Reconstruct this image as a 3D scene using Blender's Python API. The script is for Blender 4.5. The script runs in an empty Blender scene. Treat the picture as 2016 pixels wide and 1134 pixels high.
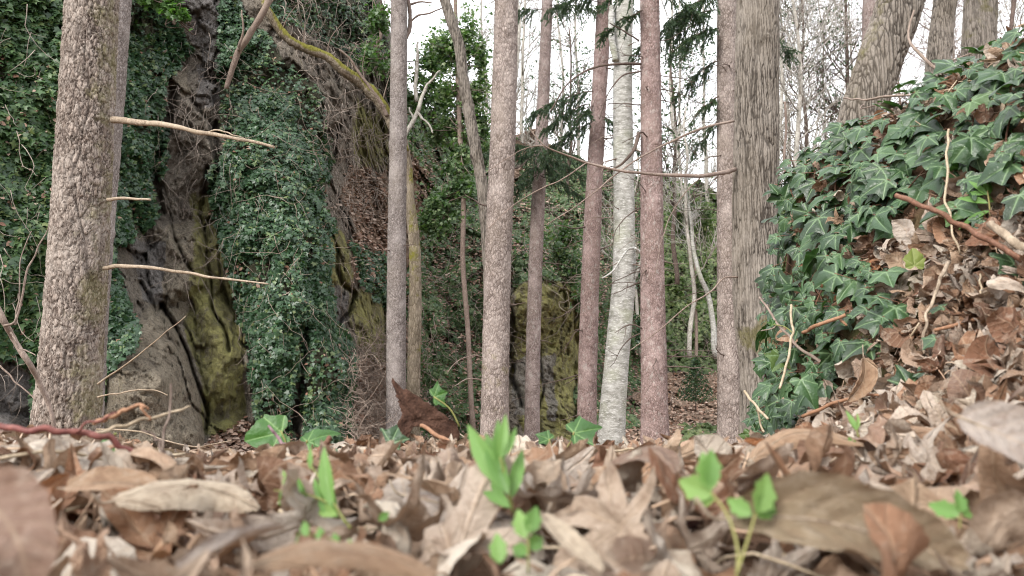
import bpy, math, random
import numpy as np
from mathutils import Vector, Matrix
R = math.radians
scene = bpy.context.scene
COL = scene.collection

# ---------------------------------------------------------------- camera, sky, sun, exposure
F = 1494.0; PITCH = R(6.0); CP, SP = math.cos(PITCH), math.sin(PITCH)
cam_d = bpy.data.cameras.new('camera'); cam = bpy.data.objects.new('camera', cam_d); COL.objects.link(cam)
cam.location = (0, 0, 0); cam.rotation_euler = (R(90) + PITCH, 0, 0)
cam_d.sensor_width = 5.8; cam_d.lens = 5.8 * F / 2016
cam_d.clip_start = 0.01; cam_d.clip_end = 2000
cam_d.dof.use_dof = True; cam_d.dof.focus_distance = 3.0; cam_d.dof.aperture_fstop = 1.55
scene.camera = cam

world = bpy.data.worlds.new("World"); scene.world = world; world.use_nodes = True
wt = world.node_tree; wt.nodes.clear()
w_out = wt.nodes.new('ShaderNodeOutputWorld'); w_bg = wt.nodes.new('ShaderNodeBackground')
w_sky = wt.nodes.new('ShaderNodeTexSky'); w_sky.sky_type = 'NISHITA'; w_sky.sun_disc = False
w_sky.sun_elevation = R(36); w_sky.sun_rotation = R(215)
w_tc = wt.nodes.new('ShaderNodeTexCoord'); w_n = wt.nodes.new('ShaderNodeTexNoise')
w_n.inputs['Scale'].default_value = 3.4; w_n.inputs['Detail'].default_value = 5
w_r = wt.nodes.new('ShaderNodeValToRGB'); w_r.color_ramp.elements[0].position = 0.22; w_r.color_ramp.elements[1].position = 0.40
w_m = wt.nodes.new('ShaderNodeMix'); w_m.data_type = 'RGBA'; w_m.inputs[7].default_value = (11.0, 11.2, 11.6, 1)
wt.links.new(w_tc.outputs['Generated'], w_n.inputs['Vector']); wt.links.new(w_n.outputs['Fac'], w_r.inputs[0])
wt.links.new(w_r.outputs[0], w_m.inputs[0]); wt.links.new(w_sky.outputs[0], w_m.inputs[6])
wt.links.new(w_m.outputs[2], w_bg.inputs['Color']); w_bg.inputs['Strength'].default_value = 0.1
wt.links.new(w_bg.outputs[0], w_out.inputs[0])

sun_d = bpy.data.lights.new('sun', 'SUN'); sun = bpy.data.objects.new('sun', sun_d); COL.objects.link(sun)
sun_d.energy = 2.3; sun_d.angle = R(25); sun_d.color = (1, .96, .9)
sun.rotation_euler = (R(54), 0, R(-35))      # light from behind the camera, above, a little to the left
try: scene.cycles.filter_width = 1.0
except Exception: pass
scene.view_settings.view_transform = 'Standard'; scene.view_settings.look = 'None'
scene.view_settings.exposure = 1.12; scene.view_settings.gamma = 1.0

# ---------------------------------------------------------------- helpers
def P(px, py, Y):
    """a point at distance Y in front of the viewpoint, on the sight line measured in the photograph"""
    px = np.asarray(px, float); py = np.asarray(py, float); Y = np.asarray(Y, float)
    dx = (px - 1008) / F; dz = (567 - py) / F
    fy = CP - SP * dz; fz = SP + CP * dz
    t = Y / fy
    return np.stack(np.broadcast_arrays(t * dx, Y + 0 * t, t * fz), -1)

def proj(V):
    x, y, z = V[..., 0], V[..., 1], V[..., 2]
    d = y * CP + z * SP; u = -y * SP + z * CP
    d = np.maximum(d, 1e-4)
    return 1008 + F * x / d, 567 - F * u / d

def _h(ix, iy, iz, s):
    h = (ix.astype(np.int64) * 374761393 + iy.astype(np.int64) * 668265263 + iz.astype(np.int64) * 2147483647 + s * 974634777) & 0xFFFFFFFF
    h = ((h ^ (h >> 13)) * 1274126177) & 0xFFFFFFFF
    h = ((h ^ (h >> 16)) * 2246822519) & 0xFFFFFFFF
    return ((h ^ (h >> 15)) & 0xFFFFFF) / float(0xFFFFFF)

def vnoise(p, s=0):
    f = np.floor(p); i = f.astype(np.int64); t = p - f; t = t * t * (3 - 2 * t); o = 0
    for a in (0, 1):
        wx = t[..., 0] if a else 1 - t[..., 0]
        for b in (0, 1):
            wy = t[..., 1] if b else 1 - t[..., 1]
            for c in (0, 1):
                wz = t[..., 2] if c else 1 - t[..., 2]
                o = o + wx * wy * wz * _h(i[..., 0] + a, i[..., 1] + b, i[..., 2] + c, s)
    return o * 2 - 1

def fbm(p, oct=4, s=0, gain=.5):
    o = 0; a = 1.0; n = 0
    for k in range(oct):
        o = o + a * vnoise(p * (2 ** k), s + k * 17); n += a; a *= gain
    return o / n

def voro(p, s=0, tilt=False):
    TL = np.zeros(p.shape[:-1])
    f = np.floor(p).astype(np.int64)
    F1 = np.full(p.shape[:-1], 9.0); F2 = F1.copy(); idv = np.zeros(p.shape[:-1])
    for a in (-1, 0, 1):
        for b in (-1, 0, 1):
            for c in (-1, 0, 1):
                cx, cy, cz = f[..., 0] + a, f[..., 1] + b, f[..., 2] + c
                qx = cx + _h(cx, cy, cz, s) - p[..., 0]; qy = cy + _h(cx, cy, cz, s + 1) - p[..., 1]; qz = cz + _h(cx, cy, cz, s + 2) - p[..., 2]
                d = np.sqrt(qx * qx + qy * qy + qz * qz); r = _h(cx, cy, cz, s + 3)
                near = d < F1
                F2 = np.where(near, F1, np.minimum(F2, d)); idv = np.where(near, r, idv); F1 = np.where(near, d, F1)
                if tilt: TL = np.where(near, qx * (_h(cx, cy, cz, s + 4) - .5) + qy * (_h(cx, cy, cz, s + 5) - .5) + qz * (_h(cx, cy, cz, s + 6) - .5), TL)
    return (F1, F2, idv, TL) if tilt else (F1, F2, idv)

def sm(x): x = np.clip(x, 0, 1); return x * x * (3 - 2 * x)

def mesh_np(name, V, Fs, mats=(), attrs=None, vecs=None, smooth=True, mi=None):
    """one mesh from arrays: V (n,3), Fs a list of (m,k) index arrays"""
    me = bpy.data.meshes.new(name)
    if not isinstance(Fs, (list, tuple)): Fs = [Fs]
    Fs = [np.asarray(f, np.int32) for f in Fs if len(f)]
    V = np.asarray(V, np.float32)
    me.vertices.add(len(V)); me.vertices.foreach_set('co', V.ravel())
    nl = sum(f.size for f in Fs); npol = sum(len(f) for f in Fs)
    me.loops.add(nl); me.polygons.add(npol)
    me.loops.foreach_set('vertex_index', np.concatenate([f.ravel() for f in Fs]))
    tot = np.concatenate([np.full(len(f), f.shape[1], np.int32) for f in Fs])
    st = np.concatenate([[0], np.cumsum(tot)[:-1]]).astype(np.int32)
    me.polygons.foreach_set('loop_start', st)
    try: me.polygons.foreach_set('loop_total', tot)
    except Exception: pass
    for m in mats: me.materials.append(m)
    if mi is not None: me.polygons.foreach_set('material_index', np.asarray(mi, np.int32))
    for k, a in (attrs or {}).items():
        at = me.attributes.new(k, 'FLOAT', 'POINT'); at.data.foreach_set('value', np.asarray(a, np.float32))
    for k, a in (vecs or {}).items():
        at = me.attributes.new(k, 'FLOAT_VECTOR', 'POINT'); at.data.foreach_set('vector', np.asarray(a, np.float32).ravel())
    me.update(calc_edges=True)
    if smooth: me.polygons.foreach_set('use_smooth', np.ones(npol, bool))
    me.validate()
    return me

def link(name, me, parent=None, loc=None):
    o = bpy.data.objects.new(name, me); COL.objects.link(o)
    if parent: o.parent = parent
    if loc is not None: o.location = loc
    return o
def tag(o, label=None, cat=None, group=None, kind=None):
    if label: o['label'] = label
    if cat: o['category'] = cat
    if group: o['group'] = group
    if kind: o['kind'] = kind
    return o
def thing(name, loc, label, cat, group=None):
    o = bpy.data.objects.new(name, None); COL.objects.link(o); o.location = loc
    o.empty_display_size = .1
    return tag(o, label, cat, group)
def child(name, V, Fs, m, parent, **kw):
    """part mesh given in world coordinates, stored relative to its thing"""
    l = np.array(parent.location) if parent else np.zeros(3)
    if parent and parent.parent: l = l + np.array(parent.parent.location)
    return link(name, mesh_np(name, np.asarray(V) - l, Fs, [m], **kw), parent)

# tubes ---------------------------------------------------------------------
def tube(pts, rad, n=6):
    pts = np.asarray(pts, float); K = len(pts)
    rad = np.broadcast_to(np.asarray(rad, float), (K,))
    T = np.gradient(pts, axis=0); T /= np.linalg.norm(T, axis=1)[:, None] + 1e-9
    m = T.mean(0); ref = np.array([0, 0, 1.]) if abs(m[2]) < .8 * np.linalg.norm(m) + 1e-9 else np.array([1., 0, 0])
    A = np.cross(T, ref); A /= np.linalg.norm(A, axis=1)[:, None] + 1e-9; B = np.cross(T, A)
    a = np.linspace(0, 2 * np.pi, n, endpoint=False)
    V = pts[:, None] + rad[:, None, None] * (np.cos(a)[None, :, None] * A[:, None] + np.sin(a)[None, :, None] * B[:, None])
    V = V.reshape(-1, 3)
    i = np.arange(K - 1)[:, None] * n; j = np.arange(n)[None]; j2 = (j + 1) % n
    Q = np.stack([i + j, i + j2, i + n + j2, i + n + j], -1).reshape(-1, 4)
    V = np.vstack([V, pts[0], pts[-1]]); e0 = K * n; j = np.arange(n)
    T3 = np.vstack([np.stack([np.full(n, e0), (j + 1) % n, j], 1), np.stack([np.full(n, e0 + 1), (K - 1) * n + j, (K - 1) * n + (j + 1) % n], 1)])
    return V, Q, T3
def tubes(lst, n=5):
    Vs, Qs, Ts, o = [], [], [], 0
    for pts, rad in lst:
        V, Q, T = tube(pts, rad, n); Vs.append(V); Qs.append(Q + o); Ts.append(T + o); o += len(V)
    return np.vstack(Vs), [np.vstack(Qs), np.vstack(Ts)]
def spline(c, n):
    """smooth curve through control points"""
    c = np.asarray(c, float); K = len(c)
    if K == 2: return c[0] + (c[1] - c[0]) * np.linspace(0, 1, n)[:, None]
    d = np.concatenate([[0], np.cumsum(np.linalg.norm(np.diff(c, axis=0), axis=1)[:, ] + 1e-6)])
    m = np.gradient(c, d, axis=0); t = np.linspace(0, d[-1], n)
    k = np.clip(np.searchsorted(d, t, side='right') - 1, 0, K - 2); h = d[k + 1] - d[k]; u = ((t - d[k]) / h)[:, None]; h = h[:, None]
    return (2*u**3 - 3*u**2 + 1) * c[k] + (u**3 - 2*u**2 + u) * h * m[k] + (-2*u**3 + 3*u**2) * c[k+1] + (u**3 - u**2) * h * m[k+1]
def wob(pts, amp, seed, sc=3.0):
    pts = np.asarray(pts, float)
    t = np.linspace(0, 1, len(pts))[:, None] * sc * len(pts) / 10 + seed * 7.3
    o = np.hstack([vnoise(np.hstack([t, t * 0 + k * 9.1, t * 0]), seed)[:, None] for k in range(3)])
    w = np.sin(np.linspace(0, np.pi, len(pts)))[:, None] ** .3
    return pts + o * amp * w

# ---------------------------------------------------------------- materials
class NB:
    def __init__(s, name):
        s.m = bpy.data.materials.new(name); s.m.use_nodes = True; s.t = s.m.node_tree; s.t.nodes.clear()
    def n(s, typ, out=0, ins=None, **pr):
        nd = s.t.nodes.new(typ)
        for k, v in pr.items(): setattr(nd, k, v)
        for k, v in (ins or {}).items(): s.put(nd.inputs[k], v)
        return nd.outputs[out] if out is not None else nd
    def put(s, sock, v):
        if isinstance(v, bpy.types.NodeSocket): s.t.links.new(v, sock)
        else:
            if isinstance(v, (tuple, list)) and len(v) == 3 and sock.type == 'RGBA': v = (*v, 1)
            sock.default_value = v
    def math(s, op, a, b=0.0, c=None, clamp=False):
        i = {0: a, 1: b}
        if c is not None: i[2] = c
        return s.n('ShaderNodeMath', ins=i, operation=op, use_clamp=clamp)
    def attr(s, name, out='Fac'):
        nd = s.n('ShaderNodeAttribute', None, attribute_name=name); return nd.outputs[out]
    def noise(s, vec, scale, detail=4, rough=.55, dist=0.0):
        return s.n('ShaderNodeTexNoise', ins={'Vector': vec, 'Scale': scale, 'Detail': detail, 'Roughness': rough, 'Distortion': dist})
    def mapv(s, vec, sc): return s.n('ShaderNodeMapping', ins={'Vector': vec, 'Scale': sc})
    def ramp(s, f, stops, interp='LINEAR'):
        nd = s.n('ShaderNodeValToRGB', None, ins={0: f}); cr = nd.color_ramp; cr.interpolation = interp
        while len(cr.elements) < len(stops): cr.elements.new(.5)
        for e, (p, c) in zip(cr.elements, stops):
            e.position = p; e.color = (*c, 1) if not isinstance(c, (int, float)) else (c, c, c, 1)
        return nd.outputs[0]
    def mix(s, f, a, b, blend='MIX'):
        nd = s.n('ShaderNodeMix', None, data_type='RGBA', blend_type=blend); s.put(nd.inputs[0], f); s.put(nd.inputs[6], a); s.put(nd.inputs[7], b); return nd.outputs[2]
    def bump(s, h, st, dist, nrm=None):
        i = {'Height': h, 'Strength': st, 'Distance': dist}
        if nrm is not None: i['Normal'] = nrm
        return s.n('ShaderNodeBump', ins=i)
    def done(s, col, rough=.8, nrm=None, spec=.3, trans=0.0, tcol=None):
        b = s.n('ShaderNodeBsdfPrincipled', None); s.put(b.inputs['Base Color'], col); s.put(b.inputs['Roughness'], rough)
        s.put(b.inputs['Specular IOR Level'], spec)
        if nrm is not None: s.put(b.inputs['Normal'], nrm)
        o = b.outputs[0]
        if trans > 0:
            t = s.n('ShaderNodeBsdfTranslucent', ins={'Color': tcol if tcol is not None else col})
            mx = s.n('ShaderNodeMixShader', None); s.put(mx.inputs[0], trans); s.t.links.new(o, mx.inputs[1]); s.t.links.new(t, mx.inputs[2]); o = mx.outputs[0]
        s.t.links.new(o, s.n('ShaderNodeOutputMaterial', None).inputs[0])
        return s.m
    def pos(s): return s.n('ShaderNodeNewGeometry', None).outputs['Position']
    def obj(s): return s.n('ShaderNodeTexCoord', None).outputs['Object']
    def rnd(s):   # random per leaf: attribute inside merged meshes plus one value per object
        r = s.n('ShaderNodeObjectInfo', None).outputs['Random']
        return s.math('FRACT', s.math('ADD', s.attr('rnd'), r))

def m_bark(name, base, dark, warm, sc, stretch, bst=.7, moss=0.0, lich=0.0, mosscol=(.10, .11, .03), crackf=.65, fine=1.0, cell=.55, vl=.7):
    b = NB(name); p = b.obj(); v = b.mapv(p, (1, 1, stretch))
    n1 = b.noise(v, sc, 5, .65); n2 = b.noise(p, 3.0, 3); n3 = b.noise(v, sc * 4, 4, .7)
    wv = b.n('ShaderNodeVectorMath', ins={0: v, 1: b.n('ShaderNodeVectorMath', ins={0: b.n('ShaderNodeTexNoise', 1, ins={'Vector': v, 'Scale': sc * 1.2, 'Detail': 3}), 1: (.8 / sc,) * 3}, operation='MULTIPLY')}, operation='ADD')
    vo = b.n('ShaderNodeTexVoronoi', ins={'Vector': wv, 'Scale': sc * .9}, feature='DISTANCE_TO_EDGE')
    vc = b.n('ShaderNodeTexVoronoi', 1, ins={'Vector': wv, 'Scale': sc * .9})
    c = b.mix(b.ramp(n1, [(.32, 0.0), (.68, 1.0)]), warm, base)
    g = b.n('ShaderNodeSeparateColor', ins={0: vc})
    c = b.mix(cell, c, b.mix(g, tuple(x * .55 for x in base), tuple(min(1, x * 1.45) for x in base)))
    c = b.mix(b.ramp(n3, [(.3, .75 * fine), (.55, 0.0)]), c, dark)
    c = b.mix(b.ramp(vo, [(0.0, vl), (.12, 0.0)]), c, dark)
    c = b.mix(b.math('MULTIPLY', b.attr('crack'), crackf), c, dark)
    c = b.mix(b.ramp(n2, [(.45, .0), (.7, .55)]), c, tuple(x * 1.35 for x in base)); c = b.mix(b.ramp(b.noise(b.mapv(p, (1, 1, .4)), 1.7, 4), [(.5, 0.0), (.75, .6)]), c, tuple(x * y for x, y in zip(base, (.62, .58, .5))))
    if lich > 0:
        l = b.noise(b.mapv(p, (1, 1, .6)), 14, 5, .7); c = b.mix(b.math('MULTIPLY', b.ramp(l, [(.55, 0.0), (.62, 1.0)]), lich), c, (.5, .5, .46))
    if moss > 0:
        l = b.noise(p, 4, 6, .7); mk = b.math('ADD', b.attr('moss'), b.math('MULTIPLY', b.math('SUBTRACT', l, .5), 1.6))
        c = b.mix(b.math('MULTIPLY', b.ramp(mk, [(.42, 0.0), (.65, 1.0)]), moss), c, b.mix(b.noise(p, 40, 3), tuple(x * .5 for x in mosscol), tuple(x * 1.6 for x in mosscol)))
    h = b.math('ADD', b.math('MULTIPLY', b.ramp(vo, [(0.0, 0.0), (.25, 1.0)]), .7), b.math('MULTIPLY', n3, .7))
    return b.done(c, .92, b.bump(h, bst, .5 / sc * .5), .15)

M = {}
M['pine'] = m_bark('pine_bark', (.30, .26, .228), (.04, .026, .02), (.27, .185, .145), 34, .4, 1.0, moss=.45, mosscol=(.16, .15, .06), crackf=.95)
M['spruce_grey'] = m_bark('grey_spruce_bark', (.29, .26, .245), (.06, .045, .04), (.27, .22, .20), 42, .6, .9, moss=.4, mosscol=(.16, .15, .07))
M['spruce_pink'] = m_bark('pink_spruce_bark', (.285, .235, .22), (.065, .042, .036), (.26, .19, .17), 42, .6, .9, moss=.35, mosscol=(.2, .2, .12), lich=.25)
M['spruce_red'] = m_bark('red_spruce_bark', (.295, .225, .21), (.065, .04, .034), (.28, .175, .158), 42, .6, .9, moss=.35, mosscol=(.2, .2, .12), lich=.25)
M['spruce_mid'] = m_bark('flaky_spruce_bark', (.32, .275, .25), (.06, .042, .035), (.30, .225, .195), 30, .5, 1.0, moss=.45, mosscol=(.18, .16, .05))
M['oak'] = m_bark('ridged_oak_bark', (.215, .19, .165), (.026, .021, .017), (.17, .145, .12), 34, .22, .6, moss=.8, mosscol=(.10, .09, .04), crackf=.92, fine=.35, cell=.12, vl=.0)
M['mossy'] = m_bark('mossy_bark', (.26, .22, .17), (.08, .06, .04), (.2, .16, .11), 20, .4, .9, moss=1.0, mosscol=(.15, .14, .03))
M['twig'] = m_bark('twig_bark', (.25, .20, .17), (.09, .06, .05), (.2, .14, .11), 60, .5, .4)
M['twig_pale'] = m_bark('pale_twig_bark', (.33, .27, .205), (.12, .085, .06), (.27, .20, .145), 60, .5, .4)
M['twig_dark'] = m_bark('dark_twig_bark', (.13, .10, .085), (.05, .035, .03), (.1, .07, .06), 60, .5, .4)
M['bare'] = m_bark('pale_bare_bark', (.42, .40, .36), (.16, .14, .12), (.33, .29, .25), 20, .6, .5, lich=.4)

def m_beech():
    b = NB('beech_bark'); p = b.obj()
    n1 = b.noise(b.mapv(p, (1, 1, 2.2)), 6, 6, .65); n2 = b.noise(b.mapv(p, (1, 1, 5)), 14, 5, .75); n3 = b.noise(p, 2.2, 4)
    c = b.mix(b.ramp(n1, [(.35, 0.0), (.6, 1.0)]), (.19, .185, .16), (.40, .39, .365))
    c = b.mix(b.ramp(n2, [(.55, 0.0), (.62, .85)]), c, (.72, .71, .68))
    c = b.mix(b.ramp(n2, [(.30, .85), (.42, 0.0)]), c, (.15, .145, .12))
    c = b.mix(b.ramp(n3, [(.5, 0.0), (.75, .6)]), c, (.30, .32, .2))
    h = b.noise(b.mapv(p, (1, 1, 7)), 12, 4)
    return b.done(c, .75, b.bump(h, .4, .02), .25)
M['beech'] = m_beech()

def m_leaf(name, stops, rough=.4, trans=.12, spec=.5, veins=None, vcol=(.3, .4, .2), vw=.012, tc=(.12, .3, .03)):
    """green leaf; veins = directions of the half leaf's ribs in leaf coordinates"""
    b = NB(name); r = b.rnd(); c = b.ramp(r, stops)
    nrm = None
    n = b.noise(b.obj(), 30, 3)
    if veins:
        uv = b.attr('luv', 'Vector'); s = b.n('ShaderNodeSeparateXYZ', None, ins={0: uv}); u = b.math('ABSOLUTE', s.outputs[0]); v = s.outputs[1]
        c = b.mix(b.math('MULTIPLY', b.noise(uv, 6, 4), .35), c, tuple(x * .45 for x in stops[-1][1]))
        mk = None
        for (dx, dy) in veins:
            l = math.hypot(dx, dy); dx /= l; dy /= l
            per = b.math('ABSOLUTE', b.math('SUBTRACT', b.math('MULTIPLY', u, dy), b.math('MULTIPLY', v, dx)))
            al = b.math('ADD', b.math('MULTIPLY', u, dx), b.math('MULTIPLY', v, dy))
            w = b.math('MULTIPLY', b.math('SUBTRACT', 1.15, al), vw)
            k = b.math('MULTIPLY', b.math('SMOOTH_MIN', b.math('DIVIDE', w, b.math('ADD', per, .0005)), 1.0, .4, clamp=True), b.math('GREATER_THAN', al, 0.0))
            k = b.math('POWER', k, 1.6)
            mk = k if mk is None else b.math('MAXIMUM', mk, k)
        c = b.mix(b.math('MULTIPLY', mk, .75), c, vcol)
        nrm = b.bump(b.math('ADD', b.math('MULTIPLY', mk, -.6), b.noise(uv, 12, 3)), .35, .004)
    else:
        c = b.mix(b.math('MULTIPLY', n, .3), c, tuple(x * .5 for x in stops[0][1]))
    return b.done(c, rough, nrm, spec, trans, tc)
IVEINS = [(0, 1), (.55, .42), (.42, -.10), ]
M['ivy_near'] = m_leaf('ivy_leaf', [(0, (.007, .020, .010)), (.35, (.015, .040, .018)), (.75, (.028, .068, .028)), (.93, (.048, .10, .038)), (1, (.10, .14, .035))], .33, .08, .40, IVEINS, (.16, .24, .12), .016, (.10, .28, .03))
M['ivy_young'] = m_leaf('young_ivy_leaf', [(0, (.022, .07, .016)), (1, (.045, .12, .025))], .45, .25, .4, IVEINS, (.2, .32, .12), .012, (.12, .34, .02))
M['ivy_far'] = m_leaf('cliff_ivy', [(0, (.018, .044, .020)), (.45, (.042, .092, .042)), (.85, (.080, .145, .062)), (1, (.15, .19, .07))], .42, .12, .5)
M['ivy_left'] = m_leaf('dark_cliff_ivy', [(0, (.018, .042, .016)), (.5, (.038, .082, .030)), (.9, (.080, .14, .048)), (1, (.15, .18, .06))], .45, .10, .4)
M['shrub'] = m_leaf('bright_ivy_bush', [(0, (.040, .072, .034)), (.5, (.09, .145, .065)), (1, (.21, .26, .12))], .45, .25, .4, tc=(.12, .32, .03))
M['olive'] = m_leaf('olive_foliage', [(0, (.08, .11, .055)), (.5, (.16, .20, .09)), (1, (.30, .33, .15))], .5, .3, .3)
M['needle'] = m_leaf('spruce_needles', [(0, (.022, .045, .028)), (.6, (.045, .080, .045)), (1, (.085, .12, .055))], .5, .1, .3)
M['fresh'] = m_leaf('fresh_green', [(0, (.10, .20, .05)), (.6, (.14, .27, .07)), (1, (.22, .34, .10))], .5, .32, .3, tc=(.22, .40, .08))
M['lightleaf'] = m_leaf('light_leaf', [(0, (.05, .11, .03)), (1, (.16, .27, .09))], .45, .3, .35)
M['fresh_stem'] = m_leaf('fresh_stem', [(0, (.22, .24, .07)), (1, (.30, .26, .10))], .5, .2, .3)
M['olive_leaf'] = m_leaf('yellow_green_leaf', [(0, (.20, .24, .06)), (1, (.26, .28, .09))], .5, .3, .3, IVEINS, (.35, .38, .16))

DSTOPS = [(0, (.13, .07, .045)), (.10, (.34, .18, .10)), (.24, (.50, .36, .25)), (.36, (.22, .10, .055)), (.48, (.56, .45, .35)),
          (.58, (.40, .205, .115)), (.68, (.72, .63, .51)), (.78, (.50, .43, .37)), (.90, (.64, .53, .43)), (1, (.19, .105, .07))]
def m_dead(name, oval, stops=DSTOPS, trans=.12, spotty=.45):
    b = NB(name); c = b.ramp(b.rnd(), stops)
    uv = b.attr('luv', 'Vector'); s = b.n('ShaderNodeSeparateXYZ', None, ins={0: uv}); u = b.math('ABSOLUTE', s.outputs[0]); v = s.outputs[1]
    r2 = b.n('ShaderNodeObjectInfo', None).outputs['Random']
    off = b.n('ShaderNodeCombineXYZ', ins={0: b.math('MULTIPLY', r2, 31), 1: b.math('MULTIPLY', b.attr('rnd'), 53), 2: b.math('MULTIPLY', r2, 17)})
    w = b.n('ShaderNodeVectorMath', ins={0: uv, 1: off}, operation='ADD')
    n1 = b.noise(w, 4.5, 8, .72); n2 = b.noise(w, 20, 6, .75)
    c = b.mix(b.ramp(n1, [(.48, 0.0), (.72, .75)]), c, (.17, .08, .04))
    c = b.mix(b.ramp(n1, [(.30, .6), (.46, 0.0)]), c, (.62, .52, .42))
    c = b.mix(b.math('MULTIPLY', b.ramp(n2, [(.58, 0.0), (.72, 1.0)]), spotty), c, (.11, .06, .035))
    if oval:
        mid = b.ramp(u, [(0.0, 1.0), (.022, 0.0)])
        ph = b.math('ADD', b.math('SUBTRACT', v, b.math('MULTIPLY', u, .85)), b.math('MULTIPLY', n1, .10))
        st = b.math('SINE', b.math('MULTIPLY', ph, 46)); lat = b.ramp(st, [(.93, 0.0), (.99, .7)])
        mk = b.math('MAXIMUM', mid, lat); hs = b.math('MULTIPLY', st, .10)
    else:
        mk = None
        for (dx, dy) in [(0, 1), (.72, .6), (.93, -.22)]:
            l = math.hypot(dx, dy); dx /= l; dy /= l
            per = b.math('ABSOLUTE', b.math('SUBTRACT', b.math('MULTIPLY', u, dy), b.math('MULTIPLY', v, dx)))
            al = b.math('ADD', b.math('MULTIPLY', u, dx), b.math('MULTIPLY', v, dy))
            k = b.math('MULTIPLY', b.ramp(per, [(0.0, 1.0), (.02, 0.0)]), b.math('GREATER_THAN', al, 0.0))
            f = b.math('SINE', b.math('MULTIPLY', b.math('SUBTRACT', al, b.math('MULTIPLY', per, .9)), 48))
            k2 = b.math('MULTIPLY', b.ramp(f, [(.92, 0.0), (.99, .5)]), b.ramp(per, [(.14, 1.0), (.2, 0.0)]))
            k = b.math('MAXIMUM', k, k2); mk = k if mk is None else b.math('MAXIMUM', mk, k)
        hs = mk
    c = b.mix(b.math('MULTIPLY', mk, .42), c, (.62, .46, .32))
    hh = b.math('ADD', b.math('MULTIPLY', hs, .6), b.math('ADD', b.math('MULTIPLY', n1, 1.4), b.math('MULTIPLY', n2, .5)))
    return b.done(c, .58, b.bump(hh, .8, .012), .4, trans, b.mix(.5, c, (.5, .22, .08)))
M['dead_maple'] = m_dead('dead_maple_leaf', False); M['dead_oval'] = m_dead('dead_oval_leaf', True)
def hero_mat(name, c, oval=True, v=.22, spotty=.3):
    return m_dead(name, oval, [(0, tuple(x * (1 - v) for x in c)), (1, tuple(min(1, x * (1 + v)) for x in c))], spotty=spotty)
M['cream'] = hero_mat('cream_dead_leaf', (.68, .56, .42), False, .1, .1); M['greyt'] = hero_mat('grey_dead_leaf', (.50, .43, .38), True, .1, .15)
M['rust'] = hero_mat('rust_dead_leaf', (.36, .15, .06)); M['tan'] = hero_mat('tan_dead_leaf', (.46, .30, .19), False)
M['pinkt'] = hero_mat('pinkish_dead_leaf', (.34, .22, .165), spotty=.7); M['olived'] = hero_mat('olive_brown_dead_leaf', (.30, .23, .15), True, .15, .8)

def m_simple(name, c1, c2, sc=20, rough=.85, bst=.5, bd=.01):
    b = NB(name); p = b.pos(); n = b.noise(p, sc, 6, .65); n2 = b.noise(p, sc * 5, 4, .7)
    c = b.mix(b.ramp(n, [(.3, 0.0), (.7, 1.0)]), c1, c2); c = b.mix(b.ramp(n2, [(.35, .6), (.6, 0.0)]), c, tuple(x * .4 for x in c1))
    return b.done(c, rough, b.bump(b.math('ADD', n, n2), bst, bd), .2)
M['litter_far'] = m_leaf('fallen_leaves', [(0, (.16, .085, .055)), (.35, (.30, .17, .12)), (.7, (.42, .29, .22)), (1, (.58, .46, .38))], .8, .1, .2, tc=(.3, .15, .06))
M['vine'] = m_simple('dry_vines', (.25, .205, .17), (.42, .35, .30), 3)
M['vine_pale'] = m_simple('pale_dry_vines', (.27, .21, .17), (.42, .34, .28), 3)

def m_soil():
    b = NB('soil'); p = b.pos(); n = b.noise(p, 30, 6, .7); n2 = b.noise(p, 2.5, 5, .6); n3 = b.n('ShaderNodeTexVoronoi', 1, ins={'Vector': p, 'Scale': 13})
    g = b.n('ShaderNodeSeparateColor', ins={0: n3})
    c = b.mix(n, (.05, .03, .02), (.16, .095, .06))
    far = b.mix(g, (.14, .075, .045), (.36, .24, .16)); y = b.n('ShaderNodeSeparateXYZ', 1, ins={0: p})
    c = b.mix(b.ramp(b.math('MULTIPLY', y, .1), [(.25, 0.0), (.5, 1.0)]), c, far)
    c = b.mix(b.ramp(n2, [(.5, 0.0), (.65, .6)]), c, (.05, .07, .02))
    return b.done(c, .95, b.bump(n, .8, .02), .1)
M['soil'] = m_soil()

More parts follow.
